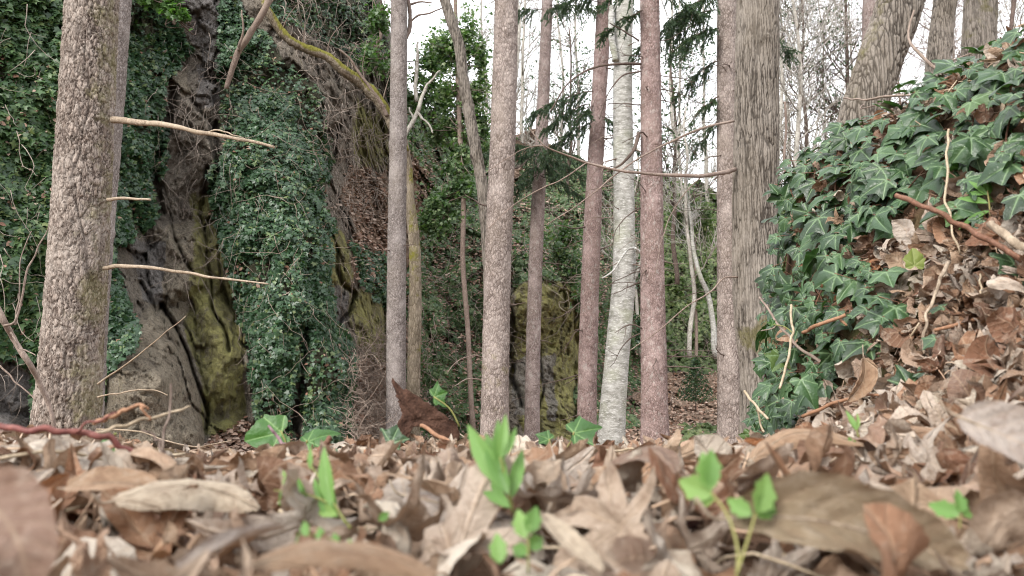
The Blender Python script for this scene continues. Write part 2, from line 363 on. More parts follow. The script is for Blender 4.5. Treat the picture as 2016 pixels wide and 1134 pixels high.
def m_rock():
    b = NB('rock'); p = b.pos()
    n1 = b.noise(p, 1.4, 8, .68, .4); n2 = b.noise(b.mapv(p, (1, 1, .35)), 5, 7, .7, .6); n3 = b.noise(p, 22, 6, .75); n4 = b.noise(p, 6, 5, .6)
    c = b.mix(b.ramp(n1, [(.3, 0.0), (.7, 1.0)]), (.25, .21, .17), (.45, .39, .32))
    tan = b.mix(n4, (.31, .255, .19), (.50, .43, .33)); grey = b.mix(n4, (.20, .18, .17), (.44, .41, .39))
    j = b.math('MULTIPLY', b.math('SUBTRACT', n4, .5), 1.2)
    c = b.mix(b.ramp(b.math('ADD', b.attr('tan'), j), [(.35, 0.0), (.65, 1.0)]), c, tan)
    c = b.mix(b.ramp(b.math('ADD', b.attr('grey'), j), [(.35, 0.0), (.65, 1.0)]), c, grey)
    c = b.mix(b.ramp(n2, [(.33, .75), (.50, 0.0)]), c, (.10, .08, .065))
    n5 = b.noise(p, 55, 6, .8); c = b.mix(b.ramp(n3, [(.36, .8), (.48, 0.0)]), c, (.08, .065, .05)); c = b.mix(b.ramp(n5, [(.40, .65), (.5, 0.0)]), c, (.07, .055, .04)); c = b.mix(b.ramp(n3, [(.55, 0.0), (.66, .5)]), c, (.50, .46, .40))
    soil = b.mix(n3, (.20, .13, .09), (.42, .30, .22))
    c = b.mix(b.ramp(b.math('ADD', b.attr('soil'), j), [(.35, 0.0), (.65, 1.0)]), c, soil)
    moss = b.mix(b.ramp(b.noise(p, 3.2, 8, .72), [(.42, 0.0), (.58, 1.0)]), (.18, .165, .06), (.40, .38, .13))
    mk = b.ramp(b.math('ADD', b.attr('moss'), b.math('MULTIPLY', b.math('SUBTRACT', n2, .5), 3.2)), [(.40, 0.0), (.95, .85)])
    mk = b.math('MULTIPLY', mk, b.math('SUBTRACT', 1.0, b.math('MULTIPLY', b.ramp(b.math('ADD', b.attr('grey'), j), [(.35, 0.0), (.6, 1.0)]), .85)))
    c = b.mix(mk, c, moss)
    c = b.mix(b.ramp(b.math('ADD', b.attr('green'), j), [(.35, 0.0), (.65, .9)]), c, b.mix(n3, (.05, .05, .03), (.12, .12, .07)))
    h = b.math('ADD', b.math('MULTIPLY', n2, 1.2), b.math('ADD', b.math('MULTIPLY', n3, .9), b.math('MULTIPLY', n5, .35)))
    return b.done(c, .9, b.bump(h, 1.0, .14), .2)
M['rock'] = m_rock()

# ---------------------------------------------------------------- leaf templates (arrays)
def mirror(h):
    h = np.array(h); return np.vstack([h, (h[1:-1] * [-1, 1])[::-1]])
def chaikin(o, keep):
    n = len(o); out = []
    for i in range(n):
        a, b = o[i], o[(i + 1) % n]
        out += [a * .78 + b * .22, a * .22 + b * .78]
    return np.array(out)
IVY_O = chaikin(mirror([(0, .0), (.07, -.10), (.22, -.17), (.42, -.12), (.40, .04), (.37, .12), (.48, .22), (.66, .42), (.46, .44), (.28, .48), (.19, .60), (.10, .82), (0, 1.02)]), 0)
def maple_outline(seed=0):
    rg = np.random.default_rng(seed); th = np.linspace(-np.pi / 2, 1.5 * np.pi, 72, endpoint=False); r = np.full(72, .22)
    for a, L, w in ((90, 1.0, 24), (38, .88, 22), (142, .88, 22), (-12, .66, 22), (192, .66, 22)):
        d = np.abs((np.degrees(th) - a + 180) % 360 - 180) / w
        r = np.maximum(r, L * np.clip(1 - .62 * d ** .85, 0, 1))
    r *= 1 + .09 * np.sin(th * 17 + seed) + rg.uniform(-.05, .05, 72)
    r = np.maximum(r, .20)
    return np.stack([r * np.cos(th), r * np.sin(th)], 1)
def oval_outline(w=.32, serr=.012):
    t = np.linspace(0, 1, 24); x = w * np.sin(np.pi * t ** .85) ** .8 + serr * (np.arange(24) % 2); x[0] = 0; x[-1] = 0
    return mirror(np.stack([x, t], 1))
def fan(outline, rings, c=(0, .25)):
    c = np.array(c); n = len(outline); V = [np.array([[c[0], c[1]]])]
    for k in range(1, rings + 1): V.append(c + (outline - c) * (k / rings))
    V = np.vstack(V); j = np.arange(n); j2 = (j + 1) % n
    T = np.stack([np.zeros(n, int), 1 + j, 1 + j2], 1); Q = []
    for k in range(rings - 1):
        a = 1 + k * n; b = a + n; Q.append(np.stack([a + j, b + j, b + j2, a + j2], 1))
    return V, [T] + ([np.vstack(Q)] if Q else [])
def bend(V, ang, k, x0=0.0):
    c, s = math.cos(ang), math.sin(ang); x = V[:, 0] * c + V[:, 1] * s - x0; y = -V[:, 0] * s + V[:, 1] * c; z = V[:, 2]
    kk = k if abs(k) > 1e-3 else 1e-3
    rr = 1 / kk - z; a = x * kk; xn = rr * np.sin(a) + x0; zn = 1 / kk - rr * np.cos(a)
    return np.stack([xn * c - y * s, xn * s + y * c, zn], 1)
def vein_d(V2, veins):
    u = np.abs(V2[:, 0]); v = V2[:, 1]; d = np.full(len(u), 9.)
    for dx, dy in veins:
        l = math.hypot(dx, dy); dx /= l; dy /= l; al = u * dx + v * dy
        d = np.minimum(d, np.where(al > -.02, np.abs(u * dy - v * dx), 9))
    return d
def tmpl_ivy(seed, rings=4):
    rg = np.random.default_rng(seed); o = IVY_O * [rg.uniform(.8, 1.15), rg.uniform(.85, 1.15)]; o = o * (1 + rg.uniform(-.28, .1) * sm((np.abs(o[:, :1]) - .3) / .3)) * (1 + rg.uniform(-.2, .12) * sm((o[:, 1:] - .5) / .4))
    o = o + rg.normal(0, .012, o.shape); o[:, 0] += .10 * rg.normal() * o[:, 1] ** 2
    V2, Fs = fan(o, rings, (0, .2)); d = vein_d(V2, IVEINS); z = -.07 * np.exp(-(d / .07)) + .03 * fbm(np.c_[V2 * 2.5, np.full(len(V2), seed * 3.)], 2)
    V = np.c_[V2, z]; V = bend(V, R(90) + rg.uniform(-.3, .3), -rg.uniform(.3, 1.0), .3); V = bend(V, rg.uniform(-.3, .3), -rg.uniform(.1, .7))
    return V, Fs, np.c_[V2, z * 0]
def tmpl_dead(seed, oval, rings=5, curl=1.0):
    rg = np.random.default_rng(seed)
    o = oval_outline(rg.uniform(.28, .4)) if oval else maple_outline(seed)
    V2, Fs = fan(o, rings, (0, .45) if oval else (0, .05))
    q = np.c_[V2, np.full(len(V2), seed * 1.7)]
    if oval: z = .30 * np.abs(V2[:, 0]) * rg.uniform(.2, 1.2) + .006 * np.sin((V2[:, 1] - np.abs(V2[:, 0]) * .85) * 46)
    else: z = .07 * (1 - np.exp(-vein_d(V2, [(0, 1), (.72, .6), (.93, -.22)]) / .12))
    rr = np.linalg.norm(V2 - [0, .3], axis=1)
    z = z + .17 * fbm(q * 2.4, 3, seed) * curl + .22 * rr ** 2 * vnoise(q * 1.5, seed + 5) + .05 * vnoise(q * 7, seed + 9) + .10 * (1 - np.abs(vnoise(q * 3.3, seed + 31))) ** 2
    V = np.c_[V2, z]; a = rg.uniform(0, np.pi); V = bend(V, a, rg.choice([-1, 1]) * rg.uniform(1.0, 4.2) * curl, .1)
    V = bend(V, a + rg.uniform(.8, 2.2), rg.choice([-1, 1]) * rg.uniform(.6, 2.8) * curl, .2)
    V = V + np.c_[[fbm(q * 3.1 + k * 7, 3, seed) for k in range(3)]].T * .07
    # stalk
    if rg.random() < .6:
        st = spline([(0, 0, 0), (rg.uniform(-.08, .08), -.2, rg.uniform(-.05, .1)), (rg.uniform(-.15, .15), -.45, rg.uniform(-.1, .15))], 6)
        base = V[np.argmin(np.linalg.norm(V2, axis=1))]; tv, tq, tt = tube(st + base, np.linspace(.018, .012, 6), 4); n0 = len(V)
        V = np.vstack([V, tv]); Fs = Fs[:1] + [np.vstack([Fs[1], tq + n0])] + [tt + n0]; V2 = np.vstack([V2, np.tile([[0, .5]], (len(tv), 1))])
    return V, Fs, np.c_[V2, V2[:, 0] * 0]
IVY_T = [tmpl_ivy(k) for k in range(7)]
IVY_L = [tmpl_ivy(k + 20, 2) for k in range(5)]
DEAD_T = [(tmpl_dead(k + 3, k % 3 == 0, 6, .75 + .5 * (k % 4) / 3), k % 3 == 0) for k in range(24)]
DEAD_L = [(tmpl_dead(k + 60, k % 3 == 0, 3, 1.0), k % 3 == 0) for k in range(10)]
_s = np.array([(0, 0), (.42, -.08), (.36, .12), (.6, .38), (.2, .52), (0, 1.0)]); _o = mirror(_s)
SV, SF = fan(_o, 1, (0, .25)); SMALL = (np.c_[SV, -.22 * np.abs(SV[:, 0]) - .12 * SV[:, 1] ** 2], SF, np.c_[SV, SV[:, 0] * 0])
_o = mirror(np.array([(0, 0), (.3, .3), (.26, .65), (0, 1.0)])); SV, SF = fan(_o, 1, (0, .45))
OV = (np.c_[SV, .4 * np.abs(SV[:, 0]) + .15 * SV[:, 1] ** 2], SF, np.c_[SV, SV[:, 0] * 0])

def rotm(nrm, roll, seedtip=None):
    """(N,3,3): columns = leaf x, leaf y (towards tip), leaf normal"""
    n = nrm / (np.linalg.norm(nrm, axis=1)[:, None] + 1e-9); N = len(n)
    ref = np.tile([[0, 0, -1.]], (N, 1)); bad = np.abs(n[:, 2]) > .97; ref[bad] = [0, 1, 0]
    y = ref - n * (ref * n).sum(1)[:, None]; y /= np.linalg.norm(y, axis=1)[:, None]; x = np.cross(y, n)
    c, s = np.cos(roll)[:, None], np.sin(roll)[:, None]
    return np.stack([x * c + y * s, y * c - x * s, n], -1)
def scat(name, tmpl, loc, rot, size, mat, rnd, parent=None, seed=0):
    """many leaves as one mesh"""
    tl = tmpl if isinstance(tmpl, list) else [tmpl]; N = len(loc); k = np.random.default_rng(seed).integers(0, len(tl), N)
    Vs, L, Rn, Ft, Fq, o = [], [], [], [], [], 0
    for i, (V, Fs, luv) in enumerate(tl):
        s = np.where(k == i)[0]
        if not len(s): continue
        W = np.einsum('nij,vj->nvi', rot[s] * size[s][:, None, None], V) + loc[s][:, None]; nv = len(V)
        Vs.append(W.reshape(-1, 3)); L.append(np.tile(luv, (len(s), 1))); Rn.append(np.repeat(rnd[s], nv))
        off = (o + np.arange(len(s)) * nv)[:, None, None]
        for f in Fs: (Ft if f.shape[1] == 3 else Fq).append((f[None] + off).reshape(-1, f.shape[1]))
        o += nv * len(s)
    fs = ([np.vstack(Ft)] if Ft else []) + ([np.vstack(Fq)] if Fq else [])
    return child(name, np.vstack(Vs), fs, mat, parent, attrs={'rnd': np.concatenate(Rn)}, vecs={'luv': np.vstack(L)})
def inpoly(px, py, poly):
    poly = np.asarray(poly, float); r = np.zeros(np.shape(px), bool); n = len(poly)
    for i in range(n):
        x1, y1 = poly[i]; x2, y2 = poly[(i + 1) % n]
        if y1 == y2: continue
        c = ((y1 > py) != (y2 > py)) & (px < (x2 - x1) * (py - y1) / (y2 - y1) + x1); r ^= c
    return r

# ================================================================ GROUND (one sheet: litter ledge, ivy bank, valley floor)
MS = ([-1, .38, .46, .55, .62, .72, .80, .87, .94, 1.05, 1.3, 2.5], [0, 0, .03, .09, .18, .36, .55, .645, .67, .68, .69, .73])
def ground(x, y, rough=True):
    x = np.asarray(x, float); y = np.asarray(y, float)
    yy = np.hypot(np.maximum(y, 0), x * .35)
    z = np.interp(yy, [0, .3, 1.05, 1.3, 2.0, 5.7, 14, 22, 60, 400], [-.125, -.115, -.128, -.165, -.34, -.80, -1.75, -2.15, -2.6, -3])
    s = x + .20 * (np.clip(y, .3, 2.0) - 1.2)
    up = np.interp(s, *MS)
    fall = 1 - sm((y - (1.85 + .25 * np.clip(x - .8, 0, 3))) / .75)
    side = sm((x - (.19 * y + .262)) / .12)
    z = z + (up * side + np.maximum(-.128 - z, 0) * side) * fall + .05 * sm((x - .25) / .3) * (1 - sm((y - .85) / .35)) * sm(y / .5)
    z = z + .03 * sm((-x - .2) / .3) * (1 - sm((y - .9) / .4))
    if rough:
        q = np.stack([x, y, 0 * x], -1)
        z = z + .010 * vnoise(q * 9, 3) + .02 * vnoise(q * 3, 4) + np.clip(np.hypot(x, y) - 2, 0, 3) * .05 * vnoise(q * .8, 5)
    return z
def build_ground():
    az = np.concatenate([np.linspace(R(-60), R(60), 620), np.linspace(R(60), R(300), 122)[1:-1]])
    rr = np.concatenate([np.linspace(.03, .8, 50), np.linspace(.8, 3, 160)[1:], np.geomspace(3, 1500, 130)[1:]])
    A, Q = np.meshgrid(az, rr); X = Q * np.sin(A); Y = Q * np.cos(A); Z = ground(X, Y)
    V = np.stack([X, Y, Z], -1).reshape(-1, 3); n = len(az)
    i = np.arange(len(rr) - 1)[:, None] * n; j = np.arange(n)[None]; j2 = (j + 1) % n
    Fq = np.stack([i + j, i + n + j, i + n + j2, i + j2], -1).reshape(-1, 4)
    V = np.vstack([V, [0, 0, ground(0., 0.)]]); c = len(V) - 1; j = np.arange(n)
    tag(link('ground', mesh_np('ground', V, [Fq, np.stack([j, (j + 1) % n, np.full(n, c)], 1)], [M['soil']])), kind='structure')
build_ground()

# ================================================================ ROCK FACE AND HILLSIDE
CP_D = np.array([(-500,900,7.5),(-500,300,8),(-500,-300,9),(0,880,8.8),(0,600,9.3),(0,300,9.8),(0,0,10.3),(0,-300,11),(120,880,9.6),(120,400,10.3),(120,0,11),
 (220,860,10.2),(220,600,10.8),(220,300,11.4),(220,0,12),(220,-300,13),(300,870,10.3),(320,750,10.6),(300,620,11.6),(330,500,12.8),(340,300,13.6),(350,100,14.0),(350,-300,15.5),(390,850,11.0),(400,700,12.6),
 (430,820,12.8),(430,600,13.3),(400,400,13.8),(460,300,13.2),(450,150,14),(520,860,12.3),(520,600,12.4),(530,350,12.9),(540,150,14.0),(600,-100,15.5),(560,700,12.0),(600,450,12.8),(650,600,13.2),
 (590,820,12.6),(650,860,12.0),(670,740,12.5),(695,840,13.0),(665,500,13.8),(690,600,14.4),(640,300,15.0),(690,250,16.2),(740,120,17.4),(720,420,17.0),(740,560,15.6),(730,660,15.0),(735,780,15.6),(750,870,15),
 (780,330,19.5),(780,200,20.5),(820,860,17),(850,700,18.5),(850,520,20),(850,350,23),(850,230,26),(950,860,18.5),(950,650,20),(950,450,23),(960,300,27),(1000,870,18.6),(1010,600,18.8),(1010,500,20),(1080,860,18.4),(1080,600,19),
 (1145,860,19),(1150,560,20.2),(1100,480,23),(1160,400,27),(1080,270,31),(1250,860,21),(1250,750,26),(1250,600,29),(1250,450,32),(1250,330,37),(1350,860,22),(1350,770,28),(1350,700,31),(1350,550,34),(1350,360,40),
 (1450,860,22.5),(1450,720,32),(1500,500,40),(1700,860,22),(1700,500,44),(2200,860,23),(2200,500,46),(-500,1050,7),(200,1050,9.2),(600,1050,11.5),(1000,1050,15.8),(1500,1050,17),(2200,1050,18)], float)
def _tps():
    p = CP_D[:, :2] / 400; d = np.linalg.norm(p[:, None] - p[None], axis=-1); K = d * .9; n = len(p)
    K[np.arange(n), np.arange(n)] -= .015   # a little smoothing
    A = np.zeros((n + 3, n + 3)); A[:n, :n] = K; A[:n, n] = 1; A[:n, n + 1:] = p; A[n, :n] = 1; A[n + 1:, :n] = p.T
    return np.linalg.solve(A, np.concatenate([np.log(CP_D[:, 2]), [0, 0, 0]]))
TW = _tps()
def base_depth(px, py):
    sh = np.shape(px); q = np.stack([np.ravel(px), np.ravel(py)], 1) / 400; out = np.zeros(len(q)); n = len(CP_D)
    for a in range(0, len(q), 40000):
        c = q[a:a + 40000]; d = np.linalg.norm(c[:, None] - (CP_D[:, :2] / 400)[None], axis=-1) * .9
        out[a:a + 40000] = d @ TW[:n] + TW[n] + c @ TW[n + 1:]
    return np.exp(out).reshape(sh)
SMOOTHP = [[(230,660),(300,600),(345,640),(395,760),(410,850),(400,900),(200,900),(200,740)], [(370,560),(430,560),(470,640),(480,860),(415,860),(405,760)], [(1000,600),(1050,530),(1100,560),(1135,620),(1165,740),(1175,880),(960,890),(985,760)], [(640,430),(690,440),(690,560),(650,560)], [(690,590),(760,570),(765,700),(700,700)], [(300,440),(410,430),(420,580),(330,600)]]
CRACKS = [([(405,330),(398,430),(412,520),(418,600),(438,640),(446,690)], 5, .55), ([(586,905),(582,800),(590,760),(606,690),(600,640)], 10, 1.0),
 ([(318,600),(345,640),(372,700),(388,770),(408,812),(410,850)], 6, .7), ([(660,490),(672,560),(700,575),(690,610),(668,640)], 6, .7), ([(340,180),(330,260),(300,330),(322,420)], 12, .7),
 ([(420,250),(430,330),(415,380)], 9, .6), ([(335,420),(345,470),(380,540)], 4, .35), ([(1005,590),(1010,660),(1004,740),(1030,800)], 6, .7), ([(1060,680),(1066,780),(1060,850)], 4, .4),
 ([(1128,560),(1135,700),(1130,860)], 6, .5), ([(755,585),(760,640),(757,700)], 5, .6), ([(280,560),(310,620),(322,600)], 6, .4), ([(375,200),(420,262),(462,262)], 5, .4), ([(430,450),(440,560),(470,640)], 4, .3)]
def poly_dist(px, py, pts):
    d = np.full(np.shape(px), 1e9)
    for (x1, y1), (x2, y2) in zip(pts[:-1], pts[1:]):
        L = (x2 - x1) ** 2 + (y2 - y1) ** 2; t = np.clip(((px - x1) * (x2 - x1) + (py - y1) * (y2 - y1)) / L, 0, 1)
        d = np.minimum(d, np.hypot(px - x1 - t * (x2 - x1), py - y1 - t * (y2 - y1)))
    return d
def depth(px, py):
    D = base_depth(px, py); W = P(px, py, D)
    jx = px + 7 * vnoise(W * 2.2, 31); jy = py + 7 * vnoise(W * 2.2, 32)
    sc = D / 14
    V1, V2, vi, vt = voro(W * np.array([.8, .8, .5]) + .35 * fbm(W * .9, 4, 41, .6)[..., None], 5, True)
    U1, U2, ui, ut = voro(W * np.array([2.2, 2.2, 1.9]) + .30 * fbm(W * 2.5, 4, 42, .6)[..., None], 9, True)
    X1, X2, xi, xt = voro(W * np.array([6, 6, 7.5]) + .30 * fbm(W * 6, 3, 43, .6)[..., None], 15, True)
    sm_ = np.zeros(np.shape(px))
    for pl in SMOOTHP:
        pl_ = np.array(pl, float); inside = inpoly(jx, jy, pl_); dd = poly_dist(px, py, list(map(tuple, pl_)) + [tuple(pl_[0])]); sm_ = np.maximum(sm_, np.where(inside, sm(dd / 45 + .25), 0))
    k1 = 1 - .60 * sm_; D = D - .55 * sm_ * sc * (1 - sm((px - 560) / 60))
    D = D + sc * (.40 * fbm(W * .45, 3, 11) + k1 * (.28 * (vi - .5) + .65 * vt) + k1 * .10 * np.exp(-(V2 - V1) * 22) + k1 * (.11 * (ui - .5) + .36 * ut) + .05 * k1 * np.exp(-(U2 - U1) * 18) + .05 * (xi - .5) + .16 * xt + .10 * fbm(W * 4, 4, 12, .65))
    for pts, w, a in CRACKS: D = D + .8 * a * np.exp(-(poly_dist(jx, jy, pts) / (w * .7)) ** 2)
    return D
TX = [-500, 640, 700, 745, 780, 830, 900, 960, 1020, 1060, 1120, 1200, 1300, 1400, 1500, 1700, 2200]
TY = [-320, -320, -160, 20, 150, 215, 250, 275, 275, 262, 300, 330, 350, 370, 430, 470, 480]
MOSS = [[(370,520),(440,520),(480,640),(490,860),(405,860),(400,760),(370,680)], [(640,430),(672,445),(690,500),(690,580),(660,585),(640,520)], [(690,570),(760,560),(765,720),(720,710),(690,640)],
        [(1010,560),(1130,540),(1150,640),(1145,870),(1040,870),(1000,760)], [(380,380),(440,380),(450,560),(390,560)], [(690,190),(760,230),(760,330),(700,330)], [(840,220),(900,230),(880,300),(830,310)]]
TAN = [[(285,600),(330,610),(395,760),(410,850),(400,890),(200,890),(200,760),(260,690)], [(300,450),(400,430),(420,560),(360,640),(300,600)], [(310,130),(370,130),(370,190),(310,170)]]
GREY = [[(330,0),(460,0),(470,110),(400,120),(370,60)], [(380,130),(460,110),(465,210),(390,215)], [(245,470),(320,480),(320,600),(280,600)], [(650,560),(690,570),(680,640),(650,640)], [(1003,720),(1060,690),(1062,830),(1015,820)], [(450,190),(500,200),(480,260),(450,250)], [(0,690),(60,740),(90,850),(0,860)], [(1070,700),(1100,690),(1095,830),(1075,830)]]
SOILP = [[(800,440),(1000,440),(1000,870),(800,870)], [(1150,330),(1300,330),(1300,860),(1150,860)], [(1000,330),(1150,330),(1150,540),(1000,540)], [(690,400),(765,330),(765,570),(700,560)], [(690,700),(770,720),(770,900),(685,900)], [(790,280),(870,290),(850,400),(800,450)], [(690,330),(740,330),(700,420),(660,400)], [(1230,740),(1460,720),(1470,900),(1230,900)], [(480,830),(700,880),(700,950),(380,950),(400,880)],
         [(820,470),(950,470),(950,560),(820,560)], [(-100,640),(100,640),(100,700),(-100,700)], [(1000,250),(1100,250),(1100,330),(1000,320)]]
IVYP = [[(-480,-320),(130,-320),(140,860),(60,850),(60,720),(0,700),(-480,720)], [(130,-320),(330,-320),(345,40),(380,100),(330,150),(320,250),(300,330),(320,420),(290,460),(225,480),(235,560),(270,620),(265,680),(215,730),(175,860),(130,860)],
        [(430,-50),(520,60),(560,120),(640,180),(650,300),(640,400),(665,440),(650,540),(655,620),(700,660),(700,790),(690,905),(592,905),(600,700),(575,760),(572,900),(510,850),(495,740),(485,660),(462,600),(440,500),(405,340),(440,290),(430,180)],
        [(500,-320),(760,-320),(775,100),(700,120),(600,60),(520,30)], [(640,480),(655,470),(645,560)], [(690,470),(760,500),(760,600),(700,560)], [(760,120),(980,140),(1000,300),(960,480),(830,480),(840,330),(770,250)],
        [(820,470),(1000,470),(995,600),(990,880),(820,860),(790,600)], [(1040,300),(1300,330),(1300,760),(1150,720),(1150,560),(1060,540),(1010,560),(1000,420)], [(1140,560),(1290,560),(1260,760),(1180,880),(1125,870),(1150,700)],
        [(1300,340),(2200,430),(2200,700),(1460,730),(1300,730)], [(1345,838),(1400,838),(1405,874),(1338,874)], [(1225,800),(1252,800),(1252,840),(1225,840)], [(230,260),(330,250),(335,330),(260,400)]]
def mask(px, py, polys, W, j=10, s=50):
    a = px + j * vnoise(W * 1.7, s) + j * .6 * vnoise(W * 5, s + 1); b = py + j * vnoise(W * 1.7, s + 2) + j * .6 * vnoise(W * 5, s + 3)
    r = np.zeros(np.shape(px), bool)
    for p in polys: r |= inpoly(a, b, p)
    return r
def blur(m, k=2):
    m = m.astype(float)
    for _ in range(k):
        m = (m + np.roll(m, 1, 0) + np.roll(m, -1, 0)) / 3; m = (m + np.roll(m, 1, 1) + np.roll(m, -1, 1)) / 3
    return m
def build_face():
    us = np.concatenate([np.linspace(-500, 0, 70)[:-1], np.linspace(0, 1480, 560), np.linspace(1480, 2200, 50)[1:]]); top = np.interp(us, TX, TY) + 12 * vnoise(np.c_[us / 30, us * 0, us * 0], 8)
    n = 330; t = np.linspace(0, 1, n)[:, None]; PX = np.broadcast_to(us[None], (n, len(us))); PY = top[None] * (1 - t) + 1045 * t
    D = depth(PX, PY); W = P(PX, PY, D)
    back = []                                       # the ground carries on behind the top edge
    for k, (dy, dz) in enumerate([(60, -3), (25, 0), (10, 1.2), (4, .8), (1.5, .35)]):
        w = W[0].copy(); w[:, 0] *= 1 + dy / 60; w[:, 1] += dy; w[:, 2] += dz; back.append(w)
    Wf = np.vstack([np.array(back), W]); m = 5
    at = {}
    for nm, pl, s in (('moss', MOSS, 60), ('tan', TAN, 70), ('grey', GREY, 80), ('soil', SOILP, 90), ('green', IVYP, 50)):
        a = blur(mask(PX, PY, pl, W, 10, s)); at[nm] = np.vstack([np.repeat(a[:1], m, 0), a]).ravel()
    nc = len(us); i = np.arange(n + m - 1)[:, None] * nc; j = np.arange(nc - 1)[None]
    Fq = np.stack([i + j, i + nc + j, i + nc + j + 1, i + j + 1], -1).reshape(-1, 4)
    tag(link('rock_face', mesh_np('rock_face', Wf.reshape(-1, 3), Fq, [M['rock']], attrs=at)), kind='structure')
    return us, top, PX, PY, D
FACE = build_face()
_us, _top, _PX, _PY, _D = FACE
def face_point(px, py):
    """point and outward normal on the built rock face"""
    ci = np.interp(px, _us, np.arange(len(_us))); tp = np.interp(px, _us, _top); ri = np.clip((py - tp) / (1045 - tp), 0, .998) * (_D.shape[0] - 1)
    c0 = np.clip(ci.astype(int), 0, len(_us) - 2); r0 = np.clip(ri.astype(int), 0, _D.shape[0] - 2); fc = ci - c0; fr = ri - r0
    d = (_D[r0, c0] * (1 - fc) + _D[r0, c0 + 1] * fc) * (1 - fr) + (_D[r0 + 1, c0] * (1 - fc) + _D[r0 + 1, c0 + 1] * fc) * fr
    return P(px, py, d), d

rng = np.random.default_rng(11)
def ivy_cover(name, mat, label, cat, xr, n, size, thick, prob=None, yr=(-320, 1000), tm=SMALL, polys=IVYP, seed=1, flat=.0, mj=10, ms=50, sparse=.15):
    rg = np.random.default_rng(seed)
    px = rg.uniform(*xr, n); py = rg.uniform(*yr, n)
    tp = np.interp(px, _us, _top); ok = py > tp - 4; px, py = px[ok], py[ok]
    W, d = face_point(px, py)
    keep = mask(px, py, polys, W, mj, ms); g = vnoise(W * 1.3, 77) + .6 * vnoise(W * 4, 78)
    keep &= (g > -.75 + sparse) | (rg.random(len(px)) < .15)
    px, py, W, d, g = px[keep], py[keep], W[keep], d[keep], g[keep]
    if prob is not None:
        k = rg.random(len(px)) < prob(px, py); px, py, W, d, g = px[k], py[k], W[k], d[k], g[k]
    cl = (fbm(W * 1.6, 3, 79) + 1) * .5; off = thick * (cl * 1.1 - .1) * rg.uniform(.15, 1, len(px)) ** .6 + .02
    toc = -W / np.linalg.norm(W, axis=1)[:, None]; loc = W + toc * off[:, None]; loc[:, 2] += rg.uniform(-.04, .04, len(px))
    nr = toc * np.array([.55, .7, .3]) + np.array([0, -.15, .65 + flat]) + rg.normal(0, .42, (len(px), 3)); nr[:, :] += .5 * np.c_[vnoise(W * 3, 81), vnoise(W * 3, 82) * .3, vnoise(W * 3, 83) * .5]
    rot = rotm(nr, rg.normal(0, .9, len(px))); rn = np.clip(.42 + .28 * g + rg.normal(0, .22, len(px)), 0, .999)
    o = scat(name, tm, loc, rot, size * rg.uniform(.5, 1.4, len(px)) , mat, rn, seed=seed)
    return tag(o, label, cat, kind='stuff')
ivy_cover('ivy', M['ivy_left'], 'dark green ivy covering the rock face behind and left of the big pine trunk', 'ivy', (-450, 205), 90000, .085, .40, tm=SMALL, seed=1, yr=(-300, 900))
ivy_cover('ivy', M['ivy_far'], 'blue-green ivy curtain hanging down the middle of the rock face', 'ivy', (205, 775), 125000, .070, .55, seed=2, yr=(-300, 920), sparse=.33, prob=lambda x, y: np.where((y < 110) & (x > 500), .4, 1.0))
ivy_cover('ivy', M['shrub'], 'mixed green ivy over the wooded slope behind the middle trunks', 'ivy', (775, 1300), 150000, .095, .28, seed=3, yr=(100, 900), prob=lambda x, y: np.where((x < 1000) & (y > 470), .7, .9), sparse=.52)
ivy_cover('ivy', M['olive'], 'pale green undergrowth on the far slope behind the thin birches', 'undergrowth', (1290, 2100), 70000, .15, .6, seed=4, yr=(330, 900))
# brown leaves fallen on the ledges and on the far slope
ALLS = [[(-480,-300),(1480,-300),(1480,960),(-480,960)]]
ivy_cover('fallen_leaves', M['litter_far'], 'brown fallen leaves lying on the far slope and the ledges of the rock face', 'fallen leaves', (380, 1480), 110000, .10, .08, yr=(150, 920), tm=OV, polys=SOILP, seed=5, flat=.9, ms=90)
ivy_cover('fallen_leaves', M['litter_far'], 'brown dead leaves caught in the ivy of the rock face', 'fallen leaves', (-100, 1400), 9000, .07, .40, yr=(100, 900), tm=OV, polys=IVYP, seed=6)

# dry vines and brushwood over the rock
def vines(name, mat, label, region, n, L, r, seed, off=(.05, .5), drop=1.0, jit=.35):
    rg = np.random.default_rng(seed); lst = []
    poly = np.array(region); x0, y0 = poly.min(0); x1, y1 = poly.max(0)
    while len(lst) < n:
        px, py = rg.uniform(x0, x1), rg.uniform(y0, y1)
        if not inpoly(np.array([px]), np.array([py]), poly)[0]: continue
        w, d = face_point(np.array([px]), np.array([py])); w = w[0]; w = w * (1 - rg.uniform(*off) / d[0])
        l = L * rg.uniform(.4, 1.5); dr = np.array([rg.normal(0, .6), rg.normal(0, .2), -drop + rg.normal(0, .5)]); dr /= np.linalg.norm(dr) + 1e-6
        K = 9; pts = [w]
        for k in range(K - 1):
            dr = dr + rg.normal(0, jit, 3) * [1, .4, 1]; dr[2] -= .04; dr /= np.linalg.norm(dr); pts.append(pts[-1] + dr * l / K)
        lst.append((np.array(pts), np.linspace(1, .35, K) * r * rg.uniform(.5, 1.6)))
    V, Fs = tubes(lst, 3); return tag(child(name, V, Fs, mat, None), label, 'vines', kind='stuff')
vines('dry_vines', M['vine'], 'tangle of dry brown vines hanging over the bare rock between the ivy', [(300,60),(440,60),(470,260),(430,560),(340,560),(300,300)], 170, .9, .0045, 1)
vines('dry_vines', M['vine'], 'brown bramble tangle on the upper rock face under the mossy limb', [(520,-60),(780,-60),(780,420),(640,430),(620,180)], 600, 1.2, .0075, 2, jit=.5)
vines('brushwood', M['vine_pale'], 'dry pale brushwood heaped on the slope left of the thin grey trunk', [(690,690),(790,640),(800,880),(680,890)], 900, .8, .006, 3, (.1, .9), 0, .6)
